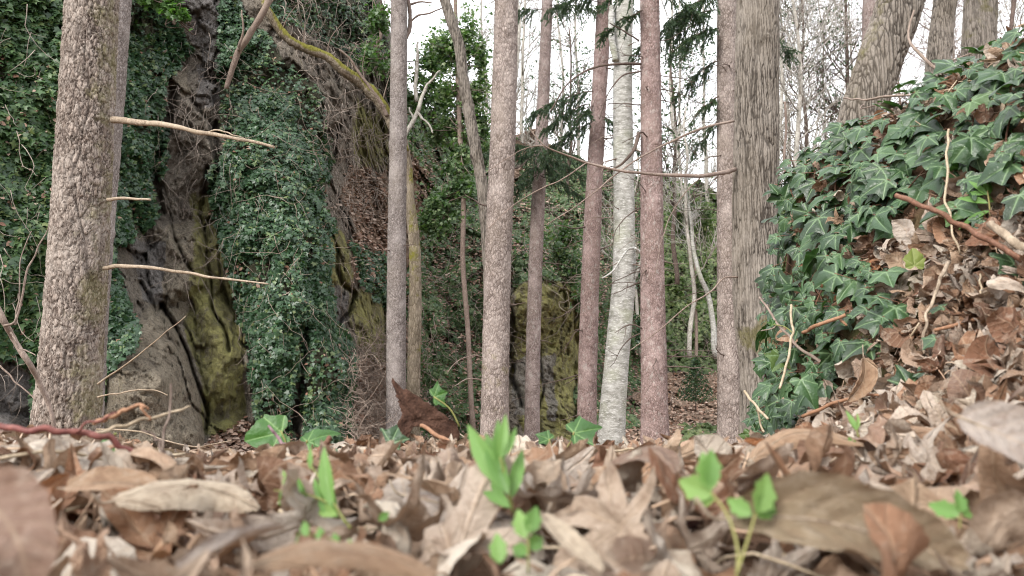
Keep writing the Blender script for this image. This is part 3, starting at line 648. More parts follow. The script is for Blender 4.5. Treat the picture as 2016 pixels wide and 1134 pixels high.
vines('dry_vines', M['vine'], 'thin bare twigs in front of the ivy slope behind the middle trunks', [(790,400),(1010,400),(1010,860),(790,860)], 300, 1.3, .0055, 4, (.1, 1.2), .3, .4)
vines('dry_vines', M['vine'], 'thin bare twigs in front of the mossy rock at the right', [(1010,280),(1450,300),(1450,780),(1010,540)], 420, 1.6, .007, 5, (.1, 2), .2, .4)
vines('dry_vines', M['vine_pale'], 'pale vines running down through the ivy curtain', [(430,120),(640,200),(700,700),(700,880),(480,830)], 150, 1.0, .005, 6, (.25, .5))
vines('dry_vines', M['vine'], 'dry runners in the dark ivy left of the big pine trunk', [(-60,0),(100,0),(100,860),(-60,860)], 60, 1.0, .005, 7, (.25, .5))

# ================================================================ TREES
def trunk_arrays(ctrl, kind, nseg, step, seed, ztop=None, flare=1.25, moss=None):
    """ctrl: list of (px, py, Y, width_px); returns arrays in world coordinates"""
    c = np.array(ctrl, float); Pw = P(c[:, 0], c[:, 1], c[:, 2]); rad = c[:, 3] / 2 / F * c[:, 2] * np.cos(np.arctan(Pw[:, 0] / Pw[:, 1])) - {'pine': .010, 'oak': .008}.get(kind, .006)
    o = np.argsort(-c[:, 1]) if True else None; Pw, rad = Pw[o], rad[o]       # bottom first
    g = float(ground(Pw[0, 0], Pw[0, 1], False)) - .15
    if Pw[0, 2] > g:
        d = Pw[0] - Pw[1]; d /= abs(d[2]) + 1e-6; d[:2] *= .4; Pw = np.vstack([Pw[0] + d * (Pw[0, 2] - g), Pw]); rad = np.concatenate([[rad[0] * flare], rad])
    if ztop:
        d = Pw[-1] - Pw[-2]; d /= abs(d[2]) + 1e-6; h = ztop - Pw[-1, 2]
        Pw = np.vstack([Pw, Pw[-1] + d * h * .5, Pw[-1] + d * [.8, .8, 1] * h]); rad = np.concatenate([rad, [rad[-1] * .8, rad[-1] * .35]])
    zvis = P(0, -60, np.median(c[:, 2]))[2]
    L = np.concatenate([[0], np.cumsum(np.linalg.norm(np.diff(Pw, axis=0), axis=1))]); C = spline(Pw, 400); LC = np.concatenate([[0], np.cumsum(np.linalg.norm(np.diff(C, axis=0), axis=1))]); LC *= L[-1] / LC[-1]
    lv = np.interp(zvis, C[:, 2], LC) if C[-1, 2] > C[0, 2] else L[-1]
    s = np.arange(0, lv, step)
    if lv < L[-1] - .01: s = np.concatenate([s, np.linspace(lv, L[-1], 40)])
    ctr = np.stack([np.interp(s, LC, C[:, k]) for k in range(3)], 1); r = np.interp(s, L, rad)
    T = np.gradient(ctr, axis=0); T /= np.linalg.norm(T, axis=1)[:, None]
    A = np.cross(T, [0, 1, 0]); A /= np.linalg.norm(A, axis=1)[:, None]; B = np.cross(T, A)
    th = np.linspace(0, 2 * np.pi, nseg, endpoint=False); U = np.cos(th)[None, :, None] * A[:, None] + np.sin(th)[None, :, None] * B[:, None]
    p0 = ctr[:, None] + r[:, None, None] * U
    q = p0.copy(); q[..., 2] = s[:, None]; q = q + seed * 3.7
    h = .035 * r[:, None] * fbm(q * [1.6, 1.6, .8], 3, seed); crack = np.zeros(h.shape)
    if kind == 'pine':
        w = q * [1, 1, .36] + .034 * np.stack([fbm(q * [16, 16, 12] + k * 5, 4, 3 + k, .6) for k in range(3)], -1); f1, f2, vi = voro(w / .031, seed); e = f2 - f1
        g1, g2, gi = voro(w / .017, seed + 7)
        deep = np.exp(-(fbm(q * [5, 5, 1.1], 3, 21) / .035) ** 2)
        h = h + .010 * sm(e / .12) + .011 * vi + .008 * gi - .008 * deep; crack = np.maximum((1 - sm(e / .11)) * (.6 + .4 * vi), deep * .6)
    elif kind in ('spruce_grey', 'spruce_pink', 'spruce_mid'):
        k = .030 if kind != 'spruce_mid' else .042; w = q * [1, 1, .55] + .012 * fbm(q * 18, 2, 3)[..., None]; f1, f2, vi = voro(w / k, seed); e = f2 - f1
        h = h + .005 * sm(e / .15) + .008 * vi; crack = (1 - sm(e / .14)) * .8
    elif kind == 'oak':
        w = q * [1, 1, .075] + .020 * np.stack([fbm(q * [9, 9, 3.0] + k * 5, 5, 3 + k, .6) for k in range(3)], -1); f1, f2, vi = voro(w / .030, seed); e = f2 - f1
        g1, g2, gi = voro((q * [1, 1, .25] + .01 * fbm(q * 20, 3, 8)[..., None]) / .022, seed + 4)
        h = h + .016 * sm(e / .30) + .004 * vi + .005 * gi; crack = np.maximum((1 - sm(e / .24)), (1 - sm((g2 - g1) / .12)) * .45)
    elif kind in ('mossy', 'bare'): h = h + .05 * r[:, None] * fbm(q * 9, 3, 5)
    else: h = h + .02 * r[:, None] * fbm(q * [1, 1, 3], 3, 7)
    rk = np.random.default_rng(seed + 900)
    for _k in range(0 if kind in ('mossy', 'bare', 'pine') else 9):
        t0, s0, wk = rk.uniform(0, 2 * np.pi), rk.uniform(.3, 7), rk.uniform(.03, .06); dd = np.hypot(((th[None] - t0 + np.pi) % (2 * np.pi) - np.pi) * r[:, None], (s[:, None] - s0) * .8) / wk
        h = h + .022 * np.exp(-dd ** 2) - .02 * np.exp(-(dd / .35) ** 2); crack = np.maximum(crack, np.exp(-(dd / .4) ** 2))
    h = h + (r[:, None] * .35 * np.exp(-s[:, None] / .35)) * (1 + .5 * np.sin(th * 5 + seed)[None])
    V = p0 + h[..., None] * U
    ms = np.zeros(h.shape) + .10
    if moss is not None: ms = np.broadcast_to(moss(V, s, th), h.shape).astype(float)
    n = nseg; K = len(s); i = np.arange(K - 1)[:, None] * n; j = np.arange(n)[None]; j2 = (j + 1) % n
    Q = np.stack([i + j, i + j2, i + n + j2, i + n + j], -1).reshape(-1, 4)
    Vf = np.vstack([V.reshape(-1, 3), ctr[-1]]); cc = len(Vf) - 1; jj = np.arange(n)
    T3 = np.stack([np.full(n, cc), (K - 1) * n + jj, (K - 1) * n + (jj + 1) % n], 1)
    return Vf, [Q, T3], {'crack': np.append(crack.ravel(), 0), 'moss': np.append(ms.ravel(), 0)}, ctr, r

TREES = {}
def tree(key, name, label, cat, ctrl, kind, nseg=64, step=.025, seed=1, ztop=9, mat=None, group=None, **kw):
    V, Fs, at, ctr, r = trunk_arrays(ctrl, kind, nseg, step, seed, ztop, **kw)
    t = thing(name, ctr[0] + [0, 0, .1], label, cat, group)
    child('trunk', V, Fs, M[mat or kind], t, attrs=at); t_ = TREES[key] = (t, ctr, r)
    return t
def branch(key, pts, w0, w1, mat='twig', name='branch', seed=1, wobble=.006, n=7, label=None):
    """a branch of a tree: pts = (px,py,Y), widths in photo pixels at its depth"""
    t = TREES[key][0]; a = np.array(pts, float); W = P(a[:, 0], a[:, 1], a[:, 2]); K = max(12, len(pts) * 7); c = wob(spline(W, K), wobble, seed)
    d = a[:, 2].mean(); r = np.linspace(w0, w1, K) / 2 / F * d * (1 + .12 * vnoise(np.c_[np.arange(K) * .8, np.zeros(K), np.zeros(K)], seed))
    V, Q, T = tube(c, r, n); o = child(name, V, [Q, T], M[mat], t, attrs={'crack': np.zeros(len(V)), 'moss': np.full(len(V), .8 if mat == 'mossy' else 0.)})
    if label: o['label'] = label
    return c, o
def stubs(key, n, zr, L, seed, mat='twig', up=.0, r0=.010, side=None):
    """short dead side twigs: each is a branch of its own"""
    t, ctr, rad = TREES[key]; rg = np.random.default_rng(seed)
    for k in range(n):
        z = rg.uniform(*zr); i = int(np.argmin(np.abs(ctr[:, 2] - z))); a = rg.uniform(0, 2 * np.pi) if side is None else (0 if rg.random() < side else np.pi) + rg.normal(0, .5)
        d = np.array([math.cos(a), math.sin(a) * .7, rg.normal(up, .2)]); p = ctr[i] + d * rad[i] * .85; l = L * rg.uniform(.3, 1.3); lst = []
        pts = [p]; dd = d.copy()
        for q in range(7): dd = dd + rg.normal(0, .16, 3) + [0, 0, -.05]; dd /= np.linalg.norm(dd); pts.append(pts[-1] + dd * l / 7)
        pts = np.array(pts); lst.append((pts, np.linspace(1, .3, 8) * r0 * rg.uniform(.6, 1.5)))
        if l > .35:
            for q in range(rg.integers(1, 4)):
                j = rg.integers(2, 7); e = dd + rg.normal(0, .6, 3); e /= np.linalg.norm(e); ll = l * rg.uniform(.2, .5)
                lst.append((np.array([pts[j], pts[j] + e * ll * .5 + rg.normal(0, .02, 3), pts[j] + e * ll]), [r0 * .45, r0 * .3, r0 * .2]))
        V, Fs = tubes(lst, 4); child('dead_branch', V, Fs, M[mat], t, attrs={'crack': np.zeros(len(V)), 'moss': np.zeros(len(V))})

# the big pine in front on the left and the trunk behind it
tree('pine', 'pine_tree', 'thick pine with scaly grey-brown bark and three broken side branches, nearest trunk at the left', 'tree', [(182,-10,5.6,108),(168,250,5.6,112),(155,500,5.65,118),(130,850,5.7,126)], 'pine', 220, .0085, 1, 9,
     moss=lambda V, s, th: .20 + .35 * sm((V[..., 0] - (V[..., 0].mean(1)[:, None])) / .2))
branch('pine', [(222,236,5.55),(262,240,5.45),(330,247,5.3),(400,262,5.2),(465,272,5.1),(540,290,5.0)], 14, 5, 'twig_pale', seed=3, n=9)
branch('pine', [(400,262,5.2),(425,257,5.15),(450,262,5.1),(480,272,5.08)], 4, 2, 'twig_pale', name='twig', seed=5)
branch('pine', [(212,393,5.55),(240,391,5.4),(296,393,5.3)], 8, 4, 'twig_pale', seed=4)
branch('pine', [(205,528,5.6),(240,524,5.45),(330,532,5.3),(420,546,5.2),(528,559,5.1)], 9, 3, 'twig_pale', seed=6, n=9)
branch('pine', [(192,756,5.55),(250,715,5.4),(310,668,5.2),(366,622,5.1)], 4, 1.5, 'twig_pale', seed=7)
branch('pine', [(192,782,5.5),(235,774,5.4),(300,768,5.3),(330,778,5.2)], 4, 1.5, 'twig_pale', seed=8)
branch('pine', [(190,845,5.5),(265,848,5.3),(330,868,5.1),(380,878,5.1),(455,868,5.0)], 4, 2, 'twig_pale', seed=9)
tree('behind', 'spruce_tree', 'grey trunk half hidden behind the right edge of the big scaly pine', 'tree', [(226,-10,8.5,72),(206,250,8.5,74),(184,500,8.5,76),(160,850,8.5,80)], 'spruce_grey', 110, .016, 2, 11)
tree('t785', 'spruce_tree', 'slim straight grey spruce trunk in front of the brown slope beside the mossy curved tree', 'tree', [(786,-10,13.5,33),(784,250,13.5,34),(781,500,13.5,37),(779,860,13.5,38)], 'spruce_grey', 80, .02, 3, 15)
tree('t985', 'spruce_tree', 'stout greyish pink spruce trunk with flaky bark just right of the leaning thin tree', 'tree', [(997,-10,11,47),(991,250,11,51),(981,500,11,51),(973,870,11,54)], 'spruce_mid', 100, .018, 4, 14,
     moss=lambda V, s, th: .12 + .2 * (np.sin(th)[None] > 0) * (s[:, None] < 2))
tree('t1058', 'spruce_tree', 'narrowest pinkish spruce trunk in front of the mossy rock with drooping dark boughs', 'tree', [(1078,-10,18,21),(1067,250,18,25),(1057,450,18,27),(1047,870,18,29)], 'spruce_pink', 64, .028, 5, 19)
tree('t1165', 'spruce_tree', 'pink-barked spruce trunk immediately left of the pale smooth beech', 'tree', [(1191,-10,14.5,30),(1176,250,14.5,30),(1166,450,14.5,35),(1155,860,14.5,37)], 'spruce_pink', 80, .022, 6, 16, mat='spruce_red')
tree('beech', 'beech_tree', 'pale silvery smooth-barked beech with a bend between two pink spruces', 'tree', [(1229,-10,13,40),(1226,120,13,40),(1227,300,13,42),(1229,450,13,44),(1228,550,13,48),(1215,700,13,50),(1203,870,13,54)], 'beech', 64, .03, 7, 15)
tree('t1285', 'spruce_tree', 'reddest straight spruce trunk immediately right of the pale beech', 'tree', [(1279,-10,11.5,39),(1282,250,11.5,42),(1284,500,11.5,47),(1290,880,11.5,53)], 'spruce_pink', 96, .018, 8, 14, mat='spruce_red')
tree('t1430', 'spruce_tree', 'grey-pink spruce trunk standing tight against the left of the ridged oak', 'tree', [(1431,-10,12,40),(1430,250,12,38),(1432,500,12,41),(1437,880,12,46)], 'spruce_mid', 90, .02, 9, 15)
def oakmoss(V, s, th):
    x, y = proj(V); return .75 * np.exp(-(((x - 1545) / 40) ** 2 + ((y - 600) / 110) ** 2)) + .6 * np.exp(-(((x - 1490) / 60) ** 2 + ((y - 665) / 40) ** 2)) + .35 * np.exp(-(((x - 1445) / 10) ** 2 + ((y - 200) / 60) ** 2))
tree('oak', 'oak_tree', 'big upright oak with deep vertical bark ridges beside the ivy bank', 'tree', [(1492,-10,8.5,84),(1489,250,8.5,88),(1487,450,8.5,88),(1492,560,8.5,98),(1502,640,8.5,112),(1510,700,8.5,108),(1518,860,8.5,112)], 'oak', 300, .008, 10, 12, moss=oakmoss)
tree('lean', 'oak_tree', 'thick ridged oak leaning to the right above the ivy bank', 'tree', [(1782,-30,7,98),(1768,20,7,98),(1732,120,7,92),(1696,230,7,90),(1668,400,7,90),(1650,600,7,96),(1645,880,7,105)], 'oak', 260, .008, 11, 9,
     moss=lambda V, s, th: .16 + .25 * sm((V[..., 0].mean(1)[:, None] - V[..., 0]) / .2))
tree('t1858', 'oak_tree', 'straight grey ridged trunk behind the top of the bank, right of the leaning oak', 'tree', [(1862,-10,12,48),(1846,140,12,50),(1835,400,12,52),(1830,860,12,56)], 'oak', 140, .014, 12, 14)
tree('t1930', 'oak_tree', 'broad mossy grey trunk behind the top of the bank near the right edge', 'tree', [(1931,-10,9.5,68),(1925,140,9.5,70),(1920,400,9.5,72),(1918,860,9.5,78)], 'oak', 180, .012, 13, 12, moss=lambda V, s, th: .36)
tree('t1990', 'young_tree', 'thin dark forked trunk at the far right above the ivy', 'tree', [(1998,-10,7.5,14),(1990,60,7.5,12),(1985,130,7.5,14),(1980,400,7.5,15),(1980,860,7.5,17)], 'bare', 16, .05, 14, 8, mat='twig_dark')
tree('t1715', 'spruce_tree', 'pink spruce trunk peeping out behind the left side of the leaning oak top', 'tree', [(1716,-10,15,36),(1712,120,15,36),(1708,400,15,38),(1702,860,15,42)], 'spruce_pink', 60, .03, 15, 16)
tree('thin', 'young_tree', 'slender grey tree leaning left at its top and crossing behind the stout spruce', 'tree', [(873,-10,13.5,18),(888,40,13.5,20),(904,90,13.5,20),(911,145,13.5,20),(928,247,13.5,21),(947,353,13.5,21),(957,440,13.5,22),(966,600,13.5,24),(970,870,13.5,26)], 'oak', 44, .03, 16, 12, moss=lambda V, s, th: .25)
# mossy curved tree behind the slim grey spruce
def mossfn(V, s, th):
    x, y = proj(V); return .18 + .26 * ((y > 330) & (y < 585) & (x > 805)) + .12 * (y > 640)
tree('mossy', 'mossy_tree', 'curved tree with yellow-green moss, its limb arching up left over the rock face', 'tree', [(766,232,14.2,16),(788,262,14.3,20),(799,310,14.4,22),(807,400,14.4,22),(815,470,14.4,24),(818,580,14.4,26),(816,670,14.4,27),(812,860,14.4,28)], 'mossy', 40, .03, 17, None, moss=mossfn)
t = TREES['mossy'][0]
_a = np.array([(796,300,14.3),(766,232,14.2),(750,205,14.1),(728,178,14),(704,158,13.9),(679,141,13.7),(644,112,13.5),(600,95,13.3),(572,80,13.2),(545,50,13.1),(528,22,13.0),(515,-60,13)], float)
_W = spline(P(_a[:, 0], _a[:, 1], _a[:, 2]), 90); _r = np.interp(np.linspace(0, 1, 90), [0, .3, 1], [.105, .105, .06]) * (1 + .12 * vnoise(np.c_[np.arange(90) * .4, np.zeros(90), np.zeros(90)], 2)) + .010 * vnoise(np.c_[np.arange(90) * 2.1, np.zeros(90), np.zeros(90)], 8)
_V, _Q, _T = tube(_W, _r, 20); _V[:90*20] += (.016 * fbm(_V[:90*20] * 14, 3, 4))[:, None] * np.array([.5, -.5, 1]); _mo = np.append(np.tile(.5 + .5 * np.cos(np.linspace(0, 2*np.pi, 20, endpoint=False) - 0), 90), [0, 0])
_ctr = np.repeat(_W, 20, 0); _mo[:-2] = np.clip(.62 + (_V[:90*20, 2] - _ctr[:, 2]) / .12, 0, 1.0); child('mossy_limb', _V, [_Q, _T], M['mossy'], t, attrs={'crack': np.zeros(len(_V)), 'moss': _mo})
branch('mossy', [(762,228,14.1),(748,200,14),(728,172,13.9),(708,145,13.8),(688,115,13.7),(668,98,13.6)], 9, 4, 'twig', seed=20)
rg = np.random.default_rng(5)
for k in range(7):
    i = 20 + k * 9; p = _W[i]; e = p + np.array([rg.uniform(-.3, .5), -.1, rg.uniform(.4, 1.1)]); m_ = (p + e) / 2 + rg.normal(0, .08, 3)
    V_, Q_, T_ = tube(spline([p, m_, e], 10), np.linspace(.012, .004, 10), 4); child('twig', V_, [Q_, T_], M['twig'], t, attrs={'crack': np.zeros(len(V_)), 'moss': np.zeros(len(V_))})
# dead stems on the rock face
def stem_thing(name, label, cat, lst, mat, n=8, seed=1, moss=0.0):
    """lst: polylines of (px,py,Y,width_px); the first is the main stem, the others its side branches"""
    t = None
    for k, pl in enumerate(lst):
        a = np.array(pl, float); W = P(a[:, 0], a[:, 1], a[:, 2]); K = max(8, len(pl) * 6); c = wob(spline(W, K), .006 * a[0, 2] / 3, seed + k)
        r = np.interp(np.linspace(0, 1, K), np.linspace(0, 1, len(a)), a[:, 3]) / 2 / F * a[:, 2].mean()
        if t is None: t = thing(name, c[0], label, cat)
        r = r * (1 + .1 * vnoise(np.c_[np.arange(K) * 1.3, np.zeros(K), np.zeros(K)], seed + k))
        V, Q, T = tube(c, r, n); child('main_stem' if k == 0 else 'side_branch', V, [Q, T], M[mat], t, attrs={'crack': np.zeros(len(V)), 'moss': np.full(len(V), moss)})
    return t
stem_thing('leaning_tree', 'leaning brown dead trunk lying up against the rock face left of the mossy limb', 'dead trunk', [[(545,-40,12.6,14),(512,36,12.6,13),(485,78,12.7,13),(462,122,12.8,12),(445,175,12.9,9)], [(470,100,12.7,7),(480,60,12.5,4),(476,20,12.5,3)]], 'twig', 12, 3)
stem_thing('dead_snag', 'grey dead snag with forked bleached arms behind the slim grey spruce', 'dead tree', [[(797,268,17,9),(823,222,17,9),(834,185,17,8),(850,158,17,6),(867,139,17,3)], [(823,222,17,6),(838,240,17,4),(852,262,17,3)], [(820,200,17.2,8),(820,130,17.2,8),(823,82,17.2,4)], [(800,262,17,6),(812,236,17,5),(806,212,17,3)]], 'bare', 8, 4)
stem_thing('bare_sapling', 'dark bent sapling with thin upright shoots at the left edge in front of the ivy', 'sapling', [[(-15,590,4,12),(8,632,4,11),(30,675,4.1,11),(50,708,4.1,10),(78,750,4.2,8),(120,900,4.3,10)], [(8,640,4,5),(30,636,4,4),(40,600,4,4),(52,540,4,3),(98,440,4,2)], [(30,640,4,4),(36,580,4,3),(44,500,4,2),(62,455,4,1.5)], [(20,655,4,4),(45,690,4,3),(70,700,4,2)], [(0,720,4,4),(40,760,4,3),(70,790,4,3)]], 'twig', 8, 5)
# oak branches reaching left, spruce boughs and dead stubs
branch('oak', [(1448,333,8.4),(1425,340,8.2),(1382,346,8),(1300,344,7.9),(1239,339,7.8),(1155,320,7.7),(1110,303,7.6),(1072,287,7.5),(1041,251,7.5)], 10, 2.2, 'twig', seed=31)
branch('oak', [(1155,320,7.7),(1120,345,7.6),(1060,375,7.6),(1010,405,7.6),(960,450,7.6)], 3, 1.4, 'twig', name='twig', seed=32)
branch('oak', [(1445,238,8.4),(1382,253,8.2),(1316,282,8),(1261,309,7.9),(1208,348,7.8),(1147,397,7.7),(1080,440,7.7)], 6, 1.6, 'twig', seed=33)
branch('oak', [(1452,545,8.4),(1426,547,8.3),(1400,573,8.2),(1356,600,8.1),(1294,653,8),(1240,690,8)], 4, 1.4, 'twig', seed=34)
branch('oak', [(1072,287,7.5),(1040,290,7.4),(1000,310,7.4),(950,345,7.4)], 2.4, 1.2, 'twig', name='twig', seed=35)
branch('oak', [(1382,346,8),(1340,390,8),(1310,450,8),(1290,540,8)], 2.4, 1.2, 'twig', name='twig', seed=36)
branch('t1285', [(1262,126,11.4),(1217,126,11.2),(1173,132,11.2),(1120,163,11.1),(1083,220,11.1)], 6, 2.5, 'twig_dark', seed=37)
branch('t1285', [(1262,140,11.4),(1225,150,11.3),(1200,180,11.3),(1180,235,11.3)], 4, 2, 'twig_dark', seed=38)
branch('t1285', [(1258,80,11.4),(1230,62,11.3),(1200,45,11.3)], 4, 2, 'twig_dark', seed=39)
branch('t1285', [(1258,262,11.4),(1245,300,11.3),(1228,320,11.3),(1190,340,11.3)], 9, 3, 'twig_dark', seed=40)
branch('beech', [(1248,488,12.8),(1235,492,12.6),(1222,510,12.5),(1205,535,12.4),(1185,548,12.4)], 6, 3, 'beech', seed=41)
branch('beech', [(1252,545,12.9),(1262,500,12.8),(1250,488,12.7)], 7, 5, 'beech', seed=42)
branch('beech', [(1205,12,12.9),(1203,60,12.8),(1212,120,12.8)], 12, 14, 'beech', name='side_stem', seed=45, n=12)
branch('t785', [(801,-20,13.7),(807,30,13.7),(806,55,13.7),(799,75,13.6)], 8, 9, 'twig', seed=43, n=10)
branch('t785', [(807,44,13.7),(820,32,13.7),(845,26,13.7),(870,16,13.7)], 5, 2.5, 'twig', name='twig', seed=44)
branch('t785', [(805,10,13.7),(830,3,13.7),(850,6,13.7)], 5, 3, 'twig', name='twig', seed=46)
branch('t985', [(955,705,11,),(930,700,10.8),(900,712,10.7),(880,735,10.6)], 3, 1.5, 'twig', seed=47)
branch('t985', [(950,748,11,),(920,746,10.9),(895,760,10.8)], 3, 1.5, 'twig', seed=48)
for key, n, zr, L, sd in (('t985', 5, (-1, 4), .35, 1), ('t1058', 12, (-1, 7), .8, 2), ('t1165', 22, (-1, 6.5), .75, 3), ('t1285', 20, (-.5, 5.2), .7, 4), ('t1430', 12, (0, 5.5), .8, 5), ('beech', 16, (1.2, 6), .8, 6), ('t785', 4, (1, 6), .3, 7), ('t1715', 8, (2, 6), .9, 8)):
    stubs(key, int(n * 1.7), zr, L, sd + 100, 'twig_dark' if key != 'beech' else 'twig')
branch('lean', [(1700,205,6.6),(1725,208,4),(1790,195,3.4),(1820,170,3.2)], 3, 2, 'twig', seed=50)

def bough(key, px, py, Y, dirn, L, seed, droop=.6, dens=1.0):
    """drooping spruce bough: woody axis with hanging sprays of needles"""
    t = TREES[key][0]; rg = np.random.default_rng(seed); p = P(px, py, Y); d = np.array(dirn, float); d /= np.linalg.norm(d)
    ax = np.array([p + d * L * s + np.array([0, 0, -droop * L * s ** 2 * .6]) for s in np.linspace(0, 1, 14)]); ax = wob(ax, .04, seed)
    o = None; lst = [(ax, np.linspace(.014, .004, 14))]; segs = []
    nt = int(L * 26 * dens)
    for k in range(nt):
        s = rg.uniform(.08, 1); i = s * 13; i0 = int(min(i, 12)); q = ax[i0] + (ax[i0 + 1] - ax[i0]) * (i - i0); l = L * rg.uniform(.12, .42) * (1.15 - s * .6)
        side = np.cross(d, [0, 0, 1]) * rg.choice([-1, 1]); e = d * rg.uniform(.1, .7) + side * rg.uniform(.1, .9) + np.array([0, 0, rg.uniform(-1.0, .0)]); e /= np.linalg.norm(e)
        pts = np.array([q + e * l * u + np.array([0, 0, -.35 * l * u * u]) for u in np.linspace(0, 1, 6)]); pts += rg.normal(0, .012, pts.shape); pts[0] = q
        lst.append((pts, np.linspace(.004, .0015, 6))); segs.append(pts)
    V, Fs = tubes(lst, 3); b_ = child('bough', V, Fs, M['twig_dark'], t, attrs={'crack': np.zeros(len(V)), 'moss': np.zeros(len(V))})
    cs, ds = [], []
    for pts in segs:
        ln = np.linalg.norm(pts[-1] - pts[0]); m_ = max(8, int(ln / .0035)); u = rg.uniform(0, 1, m_) * 4.999; i = u.astype(int); f = (u - i)[:, None]
        cs.append(pts[i] * (1 - f) + pts[i + 1] * f); ds.append(pts[i + 1] - pts[i])
    c = np.vstack(cs); dd = np.vstack(ds); dd /= np.linalg.norm(dd, axis=1)[:, None]; n_ = len(c)
    e = dd * .9 + rg.normal(0, .55, (n_, 3)) + [0, 0, -.15]; e /= np.linalg.norm(e, axis=1)[:, None]; w = np.cross(e, rg.normal(0, 1, (n_, 3))); w /= np.linalg.norm(w, axis=1)[:, None]
    l = rg.uniform(.035, .065, n_)[:, None]; V = np.stack([c - w * .007, c + w * .007, c + e * l], 1).reshape(-1, 3); Fn = np.arange(n_ * 3).reshape(-1, 3)
    l0 = np.array(t.location); me = mesh_np('needles', V - l0, Fn, [M['needle']], attrs={'rnd': np.repeat(rg.random(n_), 3)}, vecs={'luv': np.zeros((n_ * 3, 3))}, smooth=False); link('needles', me, b_)
for k, (key, px, py, Y, dr, L) in enumerate([
    ('t1058', 1058, 300, 17.8, (-1, -.3, -.1), .9), ('t1058', 1062, 310, 17.7, (1, -.4, -.2), 1.2), ('t1058', 1058, 330, 17.7, (-.6, -1, -.3), .9), ('t1058', 1065, 320, 17.7, (.4, -1, -.2), 1.1), ('t1058', 1070, 20, 17.9, (-1, -.2, .1), 1.0), ('t1058', 1080, 10, 17.9, (1, -.2, .1), 1.2),
    ('t1058', 1052, 290, 17.6, (-1, -.6, .1), 1.5), ('t1058', 1066, 300, 17.5, (1, -.8, 0), 1.3), ('t1058', 1058, 345, 17.6, (-.9, -.2, -.3), 1.0), ('t1058', 1064, 345, 17.6, (.9, -.1, -.2), 1.1), ('t1058', 1060, 290, 17.6, (.1, -1, -.2), 1.0),
    ('t1165', 1168, 180, 14.2, (-1, -.1, -.1), 1.3), ('t1165', 1165, 240, 14.2, (-1, .3, -.3), 1.0), ('t1165', 1188, 250, 14.3, (1, -.2, -.4), .7), ('t1285', 1265, 20, 11.3, (-1, .3, -.2), .7), ('t1430', 1412, 20, 12, (-1, .2, -.1), 1.4),
    ('t1165', 1160, 205, 14.3, (-1, -.2, -.3), 1.0), ('t1165', 1165, 215, 14.2, (-.5, -1, -.3), .8), ('t1165', 1180, 5, 14.4, (-1, -.2, .1), 1.1), ('t1165', 1195, 10, 14.4, (1, -.2, -.1), .9), ('t1165', 1185, 230, 14.3, (.8, -.8, -.4), .6), ('t1165', 1185, -25, 14.4, (-.7, -.6, .1), 1.0),
    ('t1430', 1415, -10, 11.9, (-1, -.3, -.3), 1.0), ('t1430', 1415, 55, 11.9, (-1, -.5, -.3), 1.05), ('t1430', 1415, 120, 11.9, (-1, .3, -.4), .8), ('t1430', 1415, 190, 11.9, (-.9, -.3, -.5), .6), ('t1430', 1415, 240, 11.9, (-.8, .5, -.6), .55), ('t1430', 1418, -30, 11.9, (-.8, .7, -.2), 1.3), ('t1430', 1450, 20, 12.3, (1, .5, -.1), 1.2),
    ('t1285', 1265, -20, 11.3, (-1, -.3, -.2), .8), ('t1285', 1300, -20, 11.4, (1, .3, -.2), .9)]):
    bough(key, px, py, Y, dr, L, 200 + k, dens=1.7)

